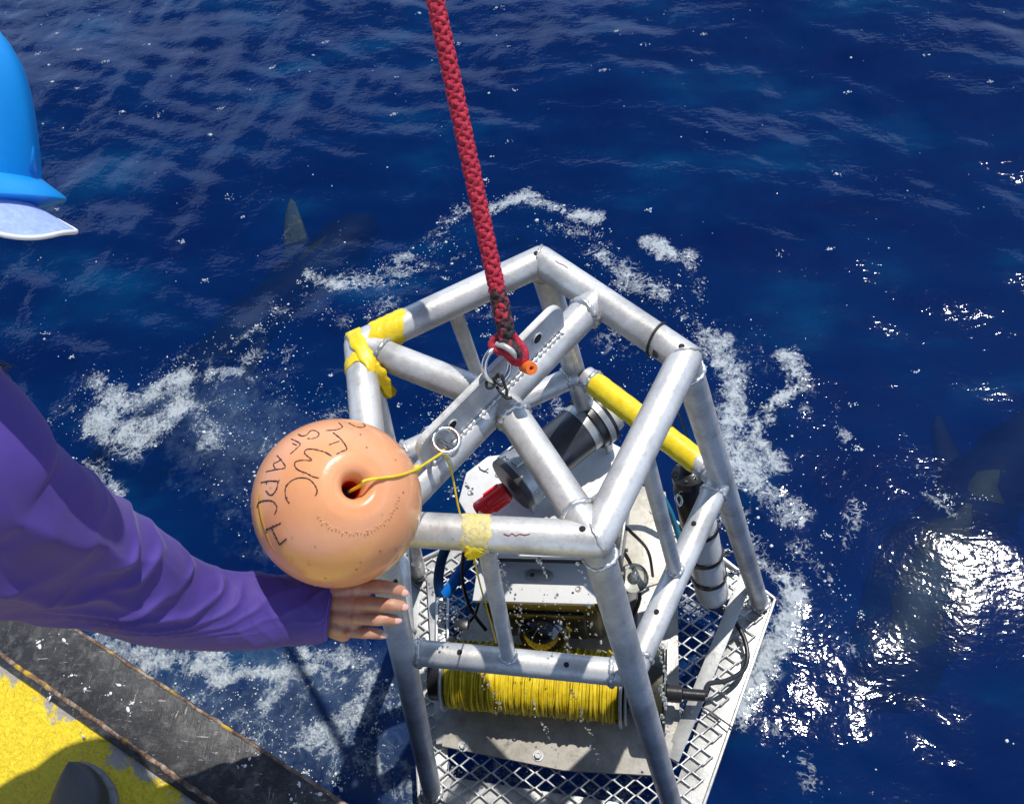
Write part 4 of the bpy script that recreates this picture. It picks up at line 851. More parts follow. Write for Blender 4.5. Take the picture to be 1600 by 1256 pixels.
for k in range(6):
    a_ = k * PI / 3; q = b0 + bx_ * (BL * .93) + (bs * math.cos(a_) + bf * math.sin(a_)) * BR * .72; b = MB(); b.add(*cyl(q, q + bx_ * .008, .004, 6)); b.build('cap_bolt', M['dark_grey'], bo, 'auto')
hk = hit_tube(1055, 640, midr['B'], midr['C'], RT_)[0]; hk = Q(1055, 640, pj(hk)[2] - .03)
for off, e_ in ((-.010, -.022), (.012, .018)):
    b = MB(); b.add(*sweep(catmull([b1 + bs * 0 + CX * e_ + bx_ * -.005, b1 + CX * e_ * .8 + bx_ * .05, hk + CX * off * .4, hk], 20), .0019, 7)); b.build('lanyard', M['zip'], bo)
ch0, ch1 = Q(1062, 772, pj(b0 + bx_ * BL * .75)[2] - BR - .006), Q(1104, 724, pj(b1)[2] - .03); cd = (ch1 - ch0).normalized(); nl = 11; b = MB()
for i in range(nl):
    c_ = ch0.lerp(ch1, (i + .5) / nl); ax_ = (cd.cross(CZ) if i % 2 else CZ).normalized(); f_ = cd; g_ = ax_.cross(f_)
    b.add(*sweep([c_ + f_ * math.cos(2 * PI * j / 12) * .0042 * 1.25 + g_ * math.sin(2 * PI * j / 12) * .0030 for j in range(12)], .0012, 6, closed=True, up=ax_))
b.build('chain', M['steel'], bo); b = MB(); b.add(*sweep(catmull([ch0, ch0 + CY * -.006 - CX * .008, ch0 - CY * .016 - CX * .006, ch0 - CY * .024, ch0 - CY * .014 + CX * .005, ch0], 20), .0030, 8)); b.build('snap_hook', M['steel'], bo)

# ---- hoses
b = MB(); b.add(*sweep(catmull([P(735,845,-.86), P(708,842,-.88), P(692,868,-.93), P(685,905,-1.0), P(688,930,-1.03)], 40), .0125, 16)); o = b.build('dark_blue_hose', M['bluehose']); tag(o, 'dark blue hose curving down at the left of the instrument box behind the front tube', 'hose')
hz = thing('cable_connector', 'bright blue rubber sleeve on a dark blue cable pointing down to the mesh', 'connector', P(712, 905, -.95))
b = MB(); b.add(*sweep([P(738,866,-.915), P(731,876,-.925), P(697,928,-.985)], [.0115, .0135, .0135], 20)); b.build('blue_sleeve', M['brightblue'], hz, 'auto')
b = MB(); b.add(*sweep(catmull([P(736,868,-.918), P(746,856,-.90), P(765,842,-.86)], 14), .0095, 16)); b.build('cable_end', M['bluehose'], hz)
b = MB(); b.add(*sweep(catmull([P(1000,740,-.92), P(1025,762,-.96), P(1045,795,-1.0), P(1058,830,-1.05), P(1070,870,-1.09)], 30), .0075, 12)); o = b.build('teal_hose', M['teal']); tag(o, 'thin teal hose passing behind the right strut beside the white bottle', 'hose')

# ================================================================== BUOY
BC = Q(528, 785, 1.07); BRAD = 131.0 * 1.07 / FPX
def hit_ball(u, v, c=None, r=None):
    c = c or BC; r = r or BRAD; d = ray(u, v); o = CAM - c; A_ = d.dot(d); B_ = 2 * d.dot(o); C_ = o.dot(o) - r * r; D_ = B_ * B_ - 4 * A_ * C_; t = (-B_ - math.sqrt(max(D_, 0))) / (2 * A_); return CAM + d * t
bax = (hit_ball(557, 757) - BC).normalized()
bu = thing('float', 'orange plastic ball float with black handwriting and a red hole through its middle', 'buoy', BC)
prof = []; R_ = BRAD; hr = .0125
for i in range(61):
    t = PI * i / 60; prof.append((t, R_))
pr_ = []
th0 = math.asin(.036 / R_); Zr = R_ * math.cos(th0)
for i in range(70):
    t = th0 + (PI - 2 * th0) * i / 69; pr_.append((R_ * math.sin(t), R_ * math.cos(t)))
# flared lip: a soft raised collar that turns into the hole
lip = [(.0108, Zr - .026), (.0112, Zr - .017), (.0128, Zr - .0095), (.0160, Zr - .0030), (.0215, Zr + .0008), (.0265, Zr + .0010), (.0310, Zr + .0001)]
lipb = [(r, -z) for r, z in lip[::-1]]
b = MB(); b.add(*lathe(lip + pr_ + lipb, BC, bax, 128)); b.build('shell', M['buoy'], bu)
b = MB(); b.add(*lathe([(.0108, Zr - .025), (.0102, Zr - .028), (.0102, -Zr + .028), (.0108, -Zr + .025)], BC, bax, 48)); b.build('hole_lining', M['hole_shine'], bu)  # lining of the hole, coloured with the red that shines through
bN = bax.cross(up).normalized(); bB = bax.cross(bN)
for i in range(34):
    a_ = math.radians(-80 + i * 5.0) ; th = .52 if i % 5 else .50
    # raised maker's ring of tiny ticks round the lower side of the hole
    def sph(t, a): return BC + bax * (R_ * math.cos(t)) + (bN * math.cos(a) + bB * math.sin(a)) * (R_ * math.sin(t))
tick = MB(); dwn = (-CY - bax * (-CY).dot(bax)).normalized(); dr = bax.cross(dwn)
for i in range(30):
    a_ = math.radians(-52 + i * 4.4); dirv = dwn * math.cos(a_) + dr * math.sin(a_)
    def sp_(t): return BC + (bax * math.cos(t) + dirv * math.sin(t)) * (R_ - .0001)
    t0 = .505 + .012 * ((i * 7) % 3); tick.add(*sweep([sp_(t0), sp_(t0 + .055 - .015 * ((i * 5) % 2))], .00065, 6))
    if i % 3 == 0:
        n_ = dirv.cross(bax).normalized(); tick.add(*sweep([sp_(t0 + .02), sp_(t0 + .02) + n_ * .0028], .0006, 6))
tick.build('embossed_ring', M['buoy'], bu)
zx = lambda x, y: (380 + x / 4.83, 640 + y / 4.83)
letters = {'letter_r': [[(625,158),(705,152),(748,130),(722,100)]], 'letter_u': [[(795,101),(840,125),(885,135),(920,124),(905,106)]],
 'letter_s': [[(415,185),(445,200),(480,190),(510,160),(545,160),(572,180),(560,205),(525,218),(485,218)]],
 'letter_e': [[(365,222),(430,258),(395,300),(355,335)],[(404,268),(374,256)]],
 'letter_a': [[(255,345),(290,385),(318,437),(245,452),(172,468)],[(290,372),(258,395),(228,410),(245,450)]],
 'letter_r2': [[(135,550),(200,538),(265,540)],[(175,545),(178,562)],[(265,540),(252,600),(225,638),(200,642),(172,612)]],
 'letter_c': [[(105,740),(120,700),(170,685),(225,692),(255,735),(240,785)]],
 'letter_h': [[(172,905),(230,880),(285,855)],[(215,892),(245,955),(275,1018)],[(275,1018),(325,975)]],
 'letter_f': [[(680,175),(745,230),(782,295),(745,315),(705,335)],[(725,238),(685,252),(648,266)]],
 'letter_w': [[(668,350),(610,318),(525,298)],[(525,298),(480,300),(462,325),(485,350),(512,372),(515,385)],[(515,385),(440,382),(392,398),(395,435),(430,462),(480,480),(525,505),(572,515)]],
 'letter_c2': [[(348,705),(322,665),(320,590),(360,540),(420,515),(490,522),(538,565),(558,615),(545,648)]]}
for nm, st in letters.items():
    b = MB(); w_ = .00085 if nm in ('letter_h', 'letter_r2', 'letter_c') else .0007
    for s_ in st:
        pts = catmull([Vector((x, y, 0)) for x, y in s_], 6 * len(s_)); b.add(*sweep([hit_ball(*zx(p.x, p.y)) for p in pts], [w_ * (1.05 + .35 * math.sin(i * .9 + p.x) + rng.normal(0, .12)) for i, p in enumerate(pts)], 6))
    b.build('handwritten_letter', M['inkblk'] if nm == 'letter_h' else M['ink'], bu)
st = mat('orange_smear', (.62, .26, .04), .35); b = MB(); pts = catmull([Vector((x, y, 0)) for x, y in [(128,640),(118,720),(135,820),(165,920),(200,1010),(238,1070)]], 40)
V = []; F = []
for i, p in enumerate(pts):
    h0 = hit_ball(*zx(p.x - 9 * math.sin(PI * (i + 1) / 41) - 1, p.y)); h1 = hit_ball(*zx(p.x + 12 * math.sin(PI * (i + 1) / 41) + 1, p.y)); n0 = (h0 - BC).normalized()
    V += [h0 + n0 * .0002, h0 - n0 * .0005, h1 - n0 * .0005, h1 + n0 * .0002]
for i in range(39):
    for k in range(4): F.append((i * 4 + k, i * 4 + (k + 1) % 4, i * 4 + 4 + (k + 1) % 4, i * 4 + 4 + k))
b.add(V, F); b.build('orange_smear', st, bu)
wd = MB()
for _ in range(60):
    a_ = rng.uniform(0, 2 * PI); t_ = math.acos(rng.uniform(.1, .93)); dv = (CX * math.cos(a_) + CY * math.sin(a_)) * math.sin(t_) + CZ * math.cos(t_); n_ = dv.normalized(); s_ = rng.uniform(.0004, .0011)
    if (n_ - bax).length < .42: continue
    wd.add(*ball(BC + n_ * (BRAD + s_ * .1), s_, 8, 6))
M['water_drop'] = mat('water_drop', (.95, .97, 1), .02, 0, Transmission_Weight=1.0, IOR=1.33)
o = wd.build('water_drops', M['water_drop'], bu, kind='stuff')

# thin yellow line: float - ring - spool
yl = thing('yellow_line', 'thin yellow line from the orange float through the small ring to the spool', 'line', rc2)
h1 = hit_ball(572, 751); h2 = hit_ball(620, 744); h3 = hit_ball(648, 735)
kn = Q(693, 706, pj(rc2)[2] - .004)
pts = [BC + bax * (Zr - .03), hit_ball(566, 756) - bax * .004] + [p + (p - BC).normalized() * .0022 for p in (h1, h2, h3)] + [Q(655, 731, pj(h3)[2] + .01), kn]
b = MB(); b.add(*sweep(catmull(pts, 60), .0018, 8)); b.build('upper_length', M['line'], yl)
b = MB(); b.add(*ball(hit_ball(652, 732, BC, BRAD * .99) + CZ * .0, .0048, 12, 8)); b.add(*ball(kn, (.0042, .0042, .0042), 12, 8)); b.build('knot', M['line'], yl)
kt = hit_tube(718, 800, top['D'], top['E'], RT_)[0]
pts = [kn, Q(705, 735, pj(kn)[2] + .03), Q(718, 800, pj(kt)[2] + .045), Q(738, 862, pj(kt)[2] + .07), Q(752, 920, 1.55), Q(775, 1003, pj(sa)[2] - .07)]
b = MB(); b.add(*sweep(catmull(pts, 60), .0015, 8)); b.build('lower_length', M['line'], yl)

# ================================================================== FALLING WATER
drops_x = []; 
def dribble(u0, v0, z0, z1, n, sp_=.003, r0=.0012, r1=.0032):
    p = P(u0, v0, z0); out_ = []
    for i in range(n):
        t = rng.uniform(0, 1); z = z0 + (z1 - z0) * t; s_ = sp_ * (.4 + t); out_.append((p.x + rng.normal(0, s_) + .004 * math.sin(z * 30), p.y + rng.normal(0, s_), z, rng.uniform(r0, r1)))
    return out_
D_ = []
D_ += dribble(835, 645, -.05, -.50, 60, .0018, .0009, .002); D_ += dribble(722, 735, -.05, -.7, 90, .0035); D_ += dribble(640, 868, -.06, -.9, 70, .004)
D_ += dribble(843, 862, -.03, -.55, 40, .002); D_ += dribble(905, 870, -.03, -.5, 26, .002); D_ += dribble(1035, 1010, -.42, -1.15, 70, .0028, .0015, .0042); D_ += dribble(812, 1060, -.43, -1.1, 26, .002); D_ += dribble(893, 1068, -.43, -1.1, 34, .003)
for u in (745, 775, 830, 862, 700, 940): D_ += dribble(u, 1195, ZB + .01, ZW, 60, .009, .001, .003)
for _ in range(130):                                             # spray beaded on the camera and tray
    u, v = rng.normal(855, 45), rng.normal(955, 32); q = P(u, v, -.84); D_.append((q.x, q.y - .02, q.z + rng.uniform(0, .05), rng.uniform(.0006, .0024)))
D_ = np.array(D_); M['spray'] = mat('falling_drop', (.9, .93, .96), .04, 0, Transmission_Weight=.75, IOR=1.33)
o = cloud('falling_water', M['spray'], D_[:, 0], D_[:, 1], D_[:, 2], D_[:, 3], 1.3); tag(o, 'strings of water drops dripping from the cage tubes back towards the sea', 'water drops', kind='stuff')

# ================================================================== THE BOAT
ZD = -.30
oa_, ob_ = P(150, 1000, ZD), P(545, 1256, ZD); ia_, ib_ = P(0, 1030, ZD), P(345, 1256, ZD)
do = (ob_ - oa_).normalized(); do.z = 0; do.normalize(); nb = Vector((do.y, -do.x, 0)); nb = nb if nb.dot(ia_ - oa_) > 0 else -nb     # nb points inboard
bw = ((ia_ - oa_).dot(nb) + (ib_ - oa_).dot(nb)) / 2
def bp_(s, t, z): q = oa_ + do * s + nb * t; return Vector((q.x, q.y, z))
boat = thing('work_boat', 'scuffed black gunwale and worn yellow deck of the boat at the bottom left', 'boat', bp_(0, .3, ZW))
m = mat('black_scuffed_paint', (.03, .03, .032), .38); geo = nd(m, 'ShaderNodeNewGeometry').outputs['Position']
n = ntex(m, 11, 6, .65, geo); n2 = ntex(m, 55, 6, .7, geo, dist=.5); ns = ntex(m, 30, 5, .7, geo, stretch={'s': (1, 7, 1), 'r': (0, 0, -1.1)}); ns2 = ntex(m, 24, 5, .75, geo, stretch={'s': (9, 1, 1), 'r': (0, 0, .35)}); nf = ntex(m, 170, 4, .7, geo)
c = ramp(m, n, [(.35, (.016, .016, .018)), (.7, (.055, .054, .054))]); c = mix(m, mth(m, 'MULTIPLY', ramp(m, n2, [(.48, K0), (.68, K1)]), .6), c, (.15, .145, .135))
c = mix(m, mth(m, 'MULTIPLY', ramp(m, ns, [(.62, K0), (.67, K1)]), .7), c, (.42, .40, .36)); c = mix(m, mth(m, 'MULTIPLY', ramp(m, ns2, [(.65, K0), (.70, K1)]), .8), c, (.60, .55, .48))
c = mix(m, mth(m, 'MULTIPLY', ramp(m, nf, [(.65, K0), (.71, K1)]), .6), c, (.45, .43, .40))
lk(m, c, bsdf(m).inputs['Base Color']); bump(m, mth(m, 'ADD', n2, mth(m, 'ADD', ns, ns2)), .4, .002); M['gunwale'] = m
m = mat('yellow_nonskid_deck', (.75, .50, .01), .6); n = ntex(m, 120, 5, .7, geo if False else None, dist=1.2); n2 = ntex(m, 16, 6, .65); n4 = ntex(m, 5, 4, .6)
c = ramp(m, n, [(.33, (.66, .44, .008)), (.48, (.86, .64, .012)), (.7, (.93, .76, .03))])
g = nd(m, 'ShaderNodeAttribute', attribute_name='edge').outputs['Fac']
e_ = mth(m, 'ADD', g, mth(m, 'MULTIPLY', mth(m, 'SUBTRACT', n2, .5), 1.9)); e_ = mth(m, 'ADD', e_, mth(m, 'MULTIPLY', mth(m, 'SUBTRACT', n, .5), .5))
c = mix(m, ramp(m, e_, [(.70, K0), (.78, K1)]), c, mix(m, n2, (.26, .23, .20), (.52, .49, .44)))
c = mix(m, mth(m, 'MULTIPLY', ramp(m, n4, [(.62, K0), (.8, K1)]), .4), c, (.40, .30, .10))
lk(m, c, bsdf(m).inputs['Base Color']); bump(m, mth(m, 'SUBTRACT', n, mth(m, 'MULTIPLY', e_, .3)), 1.0, .005); M['deck'] = m
m = mat('rusty_seam', (.25, .12, .05), .7); n = ntex(m, 60, 6, .7); n2 = ntex(m, 22, 4)
c = ramp(m, n, [(.35, (.06, .03, .02)), (.5, (.17, .10, .06)), (.62, (.38, .31, .25))]); lk(m, mix(m, ramp(m, n2, [(.58, K0), (.66, K1)]), c, (.55, .34, .02)), bsdf(m).inputs['Base Color']); bump(m, n, 1, .004); M['seam'] = m
m = mat('dark_hull_paint', (.03, .032, .04), .4)
M['hull'] = m
def plank(name, s0, s1, t0, t1, z0, z1, m_, bev=.003, ns=1):
    b = MB(); b.add(*box((bp_((s0 + s1) / 2, (t0 + t1) / 2, (z0 + z1) / 2)), do, nb, up, (s1 - s0) / 2, (t1 - t0) / 2, (z1 - z0) / 2, bev)); return b.build(name, m_, boat, 'auto')
S0, S1 = -3.4, 2.6
plank('gunwale_plate', S0, S1, 0, bw + .012, ZD - .014, ZD, M['gunwale'], .004)
V = []; F = []; NS, NT = 300, 40                          # deck sheet with a fine edge attribute
tt = [bw + .006 + (2.0) * (j / NT) ** 1.8 for j in range(NT + 1)]; ed = []
for i in range(NS + 1):
    for j in range(NT + 1): V.append(bp_(S0 + (S1 - S0) * i / NS, tt[j], ZD - .006)); ed.append(max(0.0, 1 - (tt[j] - bw) / .075))
for i in range(NS):
    for j in range(NT): a_ = i * (NT + 1) + j; F.append((a_, a_ + 1, a_ + NT + 2, a_ + NT + 1))
b = MB(); b.add(V, F); dk_ = b.build('deck_plate', M['deck'], boat); at = dk_.data.attributes.new('edge', 'FLOAT', 'POINT'); at.data.foreach_set('value', ed)
bm = bmesh.new(); bm.from_mesh(dk_.data); bmesh.ops.recalc_face_normals(bm, faces=bm.faces[:])
if bm.faces[0].normal.z < 0: bmesh.ops.reverse_faces(bm, faces=bm.faces[:])
bm.to_mesh(dk_.data); bm.free()
for nm, t_, r_, m_ in (('weld_seam', bw - .001, .0038, M['seam']), ('outer_lip', .003, .0026, M['seam'])):
    n = 500; pts = [bp_(S0 + (S1 - S0) * i / n, t_ + rng.normal(0, .0007), ZD + .0005 * math.sin(i)) for i in range(n + 1)]
    b = MB(); b.add(*sweep(pts, [r_ * (1 + .10 * math.sin(i * 1.7) + rng.normal(0, .08)) for i in range(n + 1)], 8, up=up, flat=.5)); b.build(nm, m_, boat)
plank('hull_side', S0, S1, .40, .42, ZW - .8, ZD - .02, M['hull'])
b = MB(); b.add(*box(bp_((S0 + S1) / 2, 1.6, ZW - .1), do, nb, up, (S1 - S0) / 2, 1.15, .7)); b.build('hull_bottom', M['hull'], boat)
for k in range(16):                                      # thick drips of pale paint on the gunwale
    s_, t_ = [(x, y) for x, y in (((P(u, v, ZD) - oa_).dot(do), (P(u, v, ZD) - oa_).dot(nb)) for u, v in [(173,1083),(133,1076),(100,1000),(62,1010),(60,1003),(207,1098),(186,1070),(500,1240),(455,1248),(390,1185),(383,1196),(468,1225),(130,1150),(200,1108),(78,1090),(112,1055)][k:k + 1])][0]
    b = MB(); q = bp_(s_, t_, ZD + .0004); a_ = rng.uniform(0, 3); e1_ = do * math.cos(a_) + nb * math.sin(a_)
    b.add(*ball(q, (rng.uniform(.002, .0055), rng.uniform(.0018, .003), .0008), 10, 6, (e1_, up.cross(e1_), up)))
    for j in range(4): b.add(*ball(q + e1_ * rng.normal(0, .007) + do * rng.normal(0, .004), (.0012, .001, .0006), 8, 5, (e1_, up.cross(e1_), up)))
    b.build('paint_spot', M['white_paint'], boat)

# photographer's shoe
sc0 = P(120, 1240, ZD); sdir = (P(105, 1190, ZD) - P(150, 1420, ZD)); sdir.z = 0; sdir.normalize(); ss = Vector((sdir.y, -sdir.x, 0))
shoe = thing('shoe', 'black shoe toe with a worn grey rim standing on the yellow deck', 'shoe', P(125, 1250, ZD))
tip = P(118, 1190, ZD + .02)
def shoe_shape(inset, z0, z1, taper):
    V = []; F = []; nS, nK = 26, 28
    for i in range(nS + 1):
        s_ = (i / nS) ** 1.9; x = s_ * .29 + inset * (1 - 2 * s_); w = (.047 - inset) * (min(1, math.sin(min(s_ * 5.2, PI / 2)) ** .55 + .0)) * (1 - .28 * math.sin(PI * min(max((s_ - .25) / .6, 0), 1))) * (1 if s_ < .94 else max(.15, math.sqrt(max(0, 1 - ((s_ - .94) / .06) ** 2)))); hgt = z1(s_)
        if i == 0: w = .002
        for k in range(nK):
            a_ = 2 * PI * k / nK; cx_ = math.cos(a_); sz = math.sin(a_); sgn = 1 if cx_ >= 0 else -1
            V.append(tip - sdir * x + ss * (sgn * abs(cx_) ** .7 * w) + up * (ZD - tip.z + z0 + (hgt - z0) * (.5 + .5 * (1 if sz > 0 else -1) * abs(sz) ** (.75 if sz > 0 else .35))))
    for i in range(nS):
        for k in range(nK): F.append((i * nK + k, i * nK + (k + 1) % nK, (i + 1) * nK + (k + 1) % nK, (i + 1) * nK + k))
    F += [tuple(range(nK))[::-1], tuple(nS * nK + k for k in range(nK))]; return V, F
b = MB(); b.add(*shoe_shape(.0, .001, lambda s: .022, 0)); b.build('sole_rim', M['rim'], shoe)
b = MB(); b.add(*shoe_shape(.004, .018, lambda s: .040 + .050 * min(1, s * 2.2) ** 1.2 - .0 * s, 0)); b.build('upper', M['boot'], shoe)

# ================================================================== THE PERSON LEANING OUT
person = thing('person', 'person in purple long sleeves and blue hard hat reaching towards the orange float', 'person', P(-60, 1100, ZD))
# --- right hand, palm down over the leg of the cage
LE = lambda t: top['E'].lerp(base['E'], t)
wrist = Q(500, 950, 1.118); hand = MB()
fing = {'index': [(560,918,1.092,.0094),(592,916,1.078,.0083),(612,919,1.076,.0077),(628,924,1.080,.0068)],
        'middle': [(562,941,1.088,.0096),(596,944,1.078,.0083),(614,945,1.076,.0077),(628,947,1.080,.0068)],
        'ring': [(558,964,1.090,.0092),(588,967,1.082,.0079),(604,967,1.082,.0073),(617,968,1.086,.0065)],
        'little': [(548,985,1.096,.0085),(569,988,1.090,.0073),(583,989,1.091,.0067),(595,991,1.095,.0059)]}
tips = {}
for k, q in fing.items():
    pts = [Q(u, v, d) for u, v, d, r in q]; rad = [r for *_, r in q]
    cc = catmull(pts, 10); rr = list(np.interp(np.linspace(0, 3, 10), range(4), rad)); rr[3] *= 1.05; rr[6] *= 1.03
    chain(hand, cc, rr, 18)
    tips[k] = (pts[-2], pts[-1], rad[-1])
    w_ = wrist + (pts[0] - Q(560, 955, 1.090)) * .62
    chain(hand, [w_, w_.lerp(pts[0], .5), pts[0]], [.0135, .0120, rad[0] * 1.02], 18)
    hand.add(*clean(*ball(pts[0] + CZ * .003, rad[0] * .88, 16, 10)))
for a_, c_ in (('index', 'middle'), ('middle', 'ring'), ('ring', 'little')):
    A0 = Q(*fing[a_][0][:3]); C0 = Q(*fing[c_][0][:3]); chain(hand, [wrist, (A0 + C0) / 2 + CZ * -.001], [.0135, .0086], 16)
chain(hand, [Q(512, 930, 1.126), Q(530, 916, 1.126), Q(548, 906, 1.132), Q(566, 900, 1.138)], [.0135, .0120, .0096, .0078], 16)
chain(hand, [Q(536, 989, 1.108), wrist - CY * .018], [.0106, .0125], 16)
fore = Q(430, 950, 1.105); elbow = Q(255, 930, 1.04)
hand.add(*ball(wrist, (.025, .028, .019), 24, 16, (CX, CY, CZ)))
hand.add(*clean(*sweep([Q(515, 952, 1.116), wrist, fore, elbow], [.0245, .0255, .027, .030], 24, flat=.8, up=CZ)))
HV, HF = remesh(hand, .0013, 5, .5)
# --- the rest of the body
HD = .73
rim_c = Q(-172, 297, HD); rdir = (rim_c - CAM).normalized(); HU = (CY - rdir * CY.dot(rdir)).normalized(); HFW = (CX - HU * CX.dot(HU)).normalized(); HS = HFW.cross(HU)
HS = HS if HS.dot(CZ) > 0 else -HS
hc = rim_c - HU * .045 - HFW * .045
sh_r = Q(-70, 765, .80); sh_l = Q(-420, 640, .76); chest = (sh_r + sh_l) / 2; pel = Q(-620, 1250, .95)
body = MB(); hd = lambda f, u, s: hc + HFW * f + HU * u + HS * s
body.add(*ball(hd(-.01, .02, 0), (.098, .080, .105), 32, 24, (HFW, HS, HU))); body.add(*ball(hd(.025, -.055, 0), (.062, .056, .065), 28, 20, (HFW, HS, HU)))
body.add(*ball(hd(.062, -.088, 0), (.026, .028, .020), 20, 14, (HFW, HS, HU)))
chain(body, [hd(.086, .005, 0), hd(.106, -.035, 0)], [.009, .014], 14); body.add(*ball(hd(.104, -.038, 0), (.012, .018, .010), 16, 10, (HFW, HS, HU)))
for s_ in (-1, 1):
    body.add(*ball(hd(-.008, -.018, .080 * s_), (.016, .008, .030), 16, 12, (HFW, HS, HU))); body.add(*ball(hd(.078, .018, .030 * s_), (.012, .024, .008), 16, 10, (HFW, HS, HU)))
    body.add(*ball(hd(.070, -.030, .040 * s_), (.022, .022, .022), 16, 10, (HFW, HS, HU)))
body.add(*ball(hd(.086, -.066, 0), (.012, .022, .0075), 16, 10, (HFW, HS, HU)))
chain(body, [hd(-.03, -.06, 0), chest + (hd(-.03, -.06, 0) - chest) * .25], [.056, .062], 20)
chain(body, [chest, chest.lerp(pel, .5), pel], [.115, .125, .135], 24); chain(body, [sh_l, chest, sh_r], [.050, .08, .050], 20)
chain(body, [sh_r, elbow + (elbow - fore).normalized() * .02, elbow], [.044, .034, .030], 20)
BV, BF = remesh(body, .006, 8, .5)
b = MB(); b.add(HV, HF); b.add(BV, BF); b.build('body', M['skin'], person)
for k, (p_, t_, r_) in tips.items():
    d_ = (t_ - p_).normalized(); n_ = (CZ - d_ * CZ.dot(d_)).normalized(); n_ = (n_ + CY * .10).normalized(); s_ = d_.cross(n_)
    b = MB(); b.add(*ball(t_ + n_ * (r_ * .66) + d_ * .0018, (.0062, r_ * .66, .0028), 18, 12, (d_, s_, n_))); b.build('fingernail', M['nail'], person)
for s_ in (-1, 1): b = MB(); b.add(*ball(hd(.082, .002, .031 * s_), .0125, 20, 14)); b.build('eye', mat('eye_white', (.75, .73, .70), .2), person)
# hair
b = MB(); b.add(*ball(hd(-.022, .018, 0), (.104, .092, .118), 32, 24, (HFW, HS, HU))); b.add(*ball(hd(-.055, -.05, 0), (.060, .070, .08), 24, 18, (HFW, HS, HU)))
hv_, hf_ = b.v, b.f; keep = [f for f in hf_ if (sum((Vector(hv_[i]) for i in f), Vector()) / len(f) - hc).dot(HFW) < .052]
b2 = MB(); b2.add(hv_, keep); b2.build('hair', M['hair'], person)
ws = MB()
for i in range(70):
    e_ = Q(rng.uniform(-6, 20), rng.uniform(572, 606), rng.uniform(.83, .86)); r0_ = Q(-70 + rng.normal(0, 8), 560 + rng.normal(0, 10), .86); ws.add(*sweep(catmull([r0_, r0_.lerp(e_, .5) + CY * rng.normal(.004, .004), e_], 8), [.0007] * 5 + [.0005, .0004, .0002], 4))
ws.build('hair_wisps', M['wisp'], person, kind='stuff')
# hard hat
hprof = [(237, 0), (236, 20), (233, 60), (229, 95), (222, 140), (213, 180), (200, 215), (180, 245), (150, 275), (115, 297), (78, 312), (40, 321), (0, 324)]
k_ = HD / FPX; V = []; F = []; KS = 96; rows = []
for r, h in hprof:
    for j in range(KS):
        a_ = 2 * PI * j / KS; ridge = 1 + .020 * math.exp(-(math.sin(a_) / .16) ** 2) * min(1, h / 120); rr = r * .93 * k_ * ridge
        V.append(rim_c + HFW * (math.cos(a_) * rr) + HS * (math.sin(a_) * rr * .82) + HU * (h * k_ * (1 + .02 * (ridge - 1) * 20)))
for i in range(len(hprof) - 1):
    for j in range(KS): F.append((i * KS + j, i * KS + (j + 1) % KS, (i + 1) * KS + (j + 1) % KS, (i + 1) * KS + j))
hat = MB(); hat.add(V, F)
hv0 = len(hat.v); V = []; F = []                          # brim: wide peak in front, narrow lip behind
for j in range(KS):
    a_ = 2 * PI * j / KS; ca = math.cos(a_); ext = .010 + .008 * max(0, ca) ** 1.6; rr = 237 * .93 * k_; drop = -.002 + .009 * max(0, ca) ** 2.0
    dirv = HFW * math.cos(a_) + HS * math.sin(a_) * .82
    for q in ((rr - .003, .0235 if ca > .2 else .004), (rr + ext * .35, .004 + drop * .35 + .012 * max(0, ca)), (rr + ext, drop + .004 ), (rr + ext + .0012, drop + .0015), (rr + ext, drop), (rr - .003, -.002)): V.append(rim_c + dirv * q[0] + HU * q[1])
for j in range(KS):
    for i in range(6): F.append((j * 6 + i, j * 6 + (i + 1) % 6, ((j + 1) % KS) * 6 + (i + 1) % 6, ((j + 1) % KS) * 6 + i))
hat.add(V, F); hat_o = hat.build('hard_hat', M['hat'], person, 'auto')
lug = MB(); lug.add(*sweep([Q(36, 268, HD), Q(36, 238, HD), Q(35, 214, HD)], [.0105, .0092, .0080], 20, flat=.8)); lug.add(*ball(Q(35, 214, HD), .0078, 16, 10)); lug.build('slot_lug', M['hat'], person)
# cap peak under the hat, drooping forward below the brim
V = []; F = []; NU, NW = 24, 30
c_a = (Q(92, 380, HD - .03) - Q(-66, 285, HD - .03)); La = c_a.length; c_a.normalize(); c_p = (CZ.cross(c_a)).normalized()
if c_p.dot(CY) > 0: c_p = -c_p
c_w = (CZ * .90 + c_p * .30).normalized(); c_n = c_a.cross(c_w).normalized()
if c_n.dot(CY) < 0: c_n = -c_n
croot = Q(-66, 285, HD - .03)
for i in range(NU + 1):
    for j in range(NW + 1):
        w_ = -1 + 2 * j / NW; s_ = i / NU; fr_ = (1 - abs(w_) ** 3.2) ** .5
        V.append(croot + c_a * (La * (s_ * (.30 + .70 * fr_)) - .0) + c_w * (w_ * .046) + c_n * (.014 * (1 - w_ * w_) - .004))
n_ = len(V); th = .0022; V += [v - c_n * th for v in V]; W = NW + 1
for i in range(NU):
    for j in range(NW): a_ = i * W + j; F.append((a_, a_ + 1, a_ + W + 1, a_ + W)); F.append((a_ + n_, a_ + W + n_, a_ + W + 1 + n_, a_ + 1 + n_))
b = MB(); b.add(V, F); cap_o = b.build('cap_peak', M['cap'], person)
edge = [V[i * W] for i in range(NU + 1)] + [V[NU * W + j] for j in range(1, NW)] + [V[i * W + NW] for i in range(NU, -1, -1)]
b = MB(); b.add(*sweep([p - c_n * .001 for p in edge], .0020, 8)); b.build('cap_edge', M['cap_trim'], person)
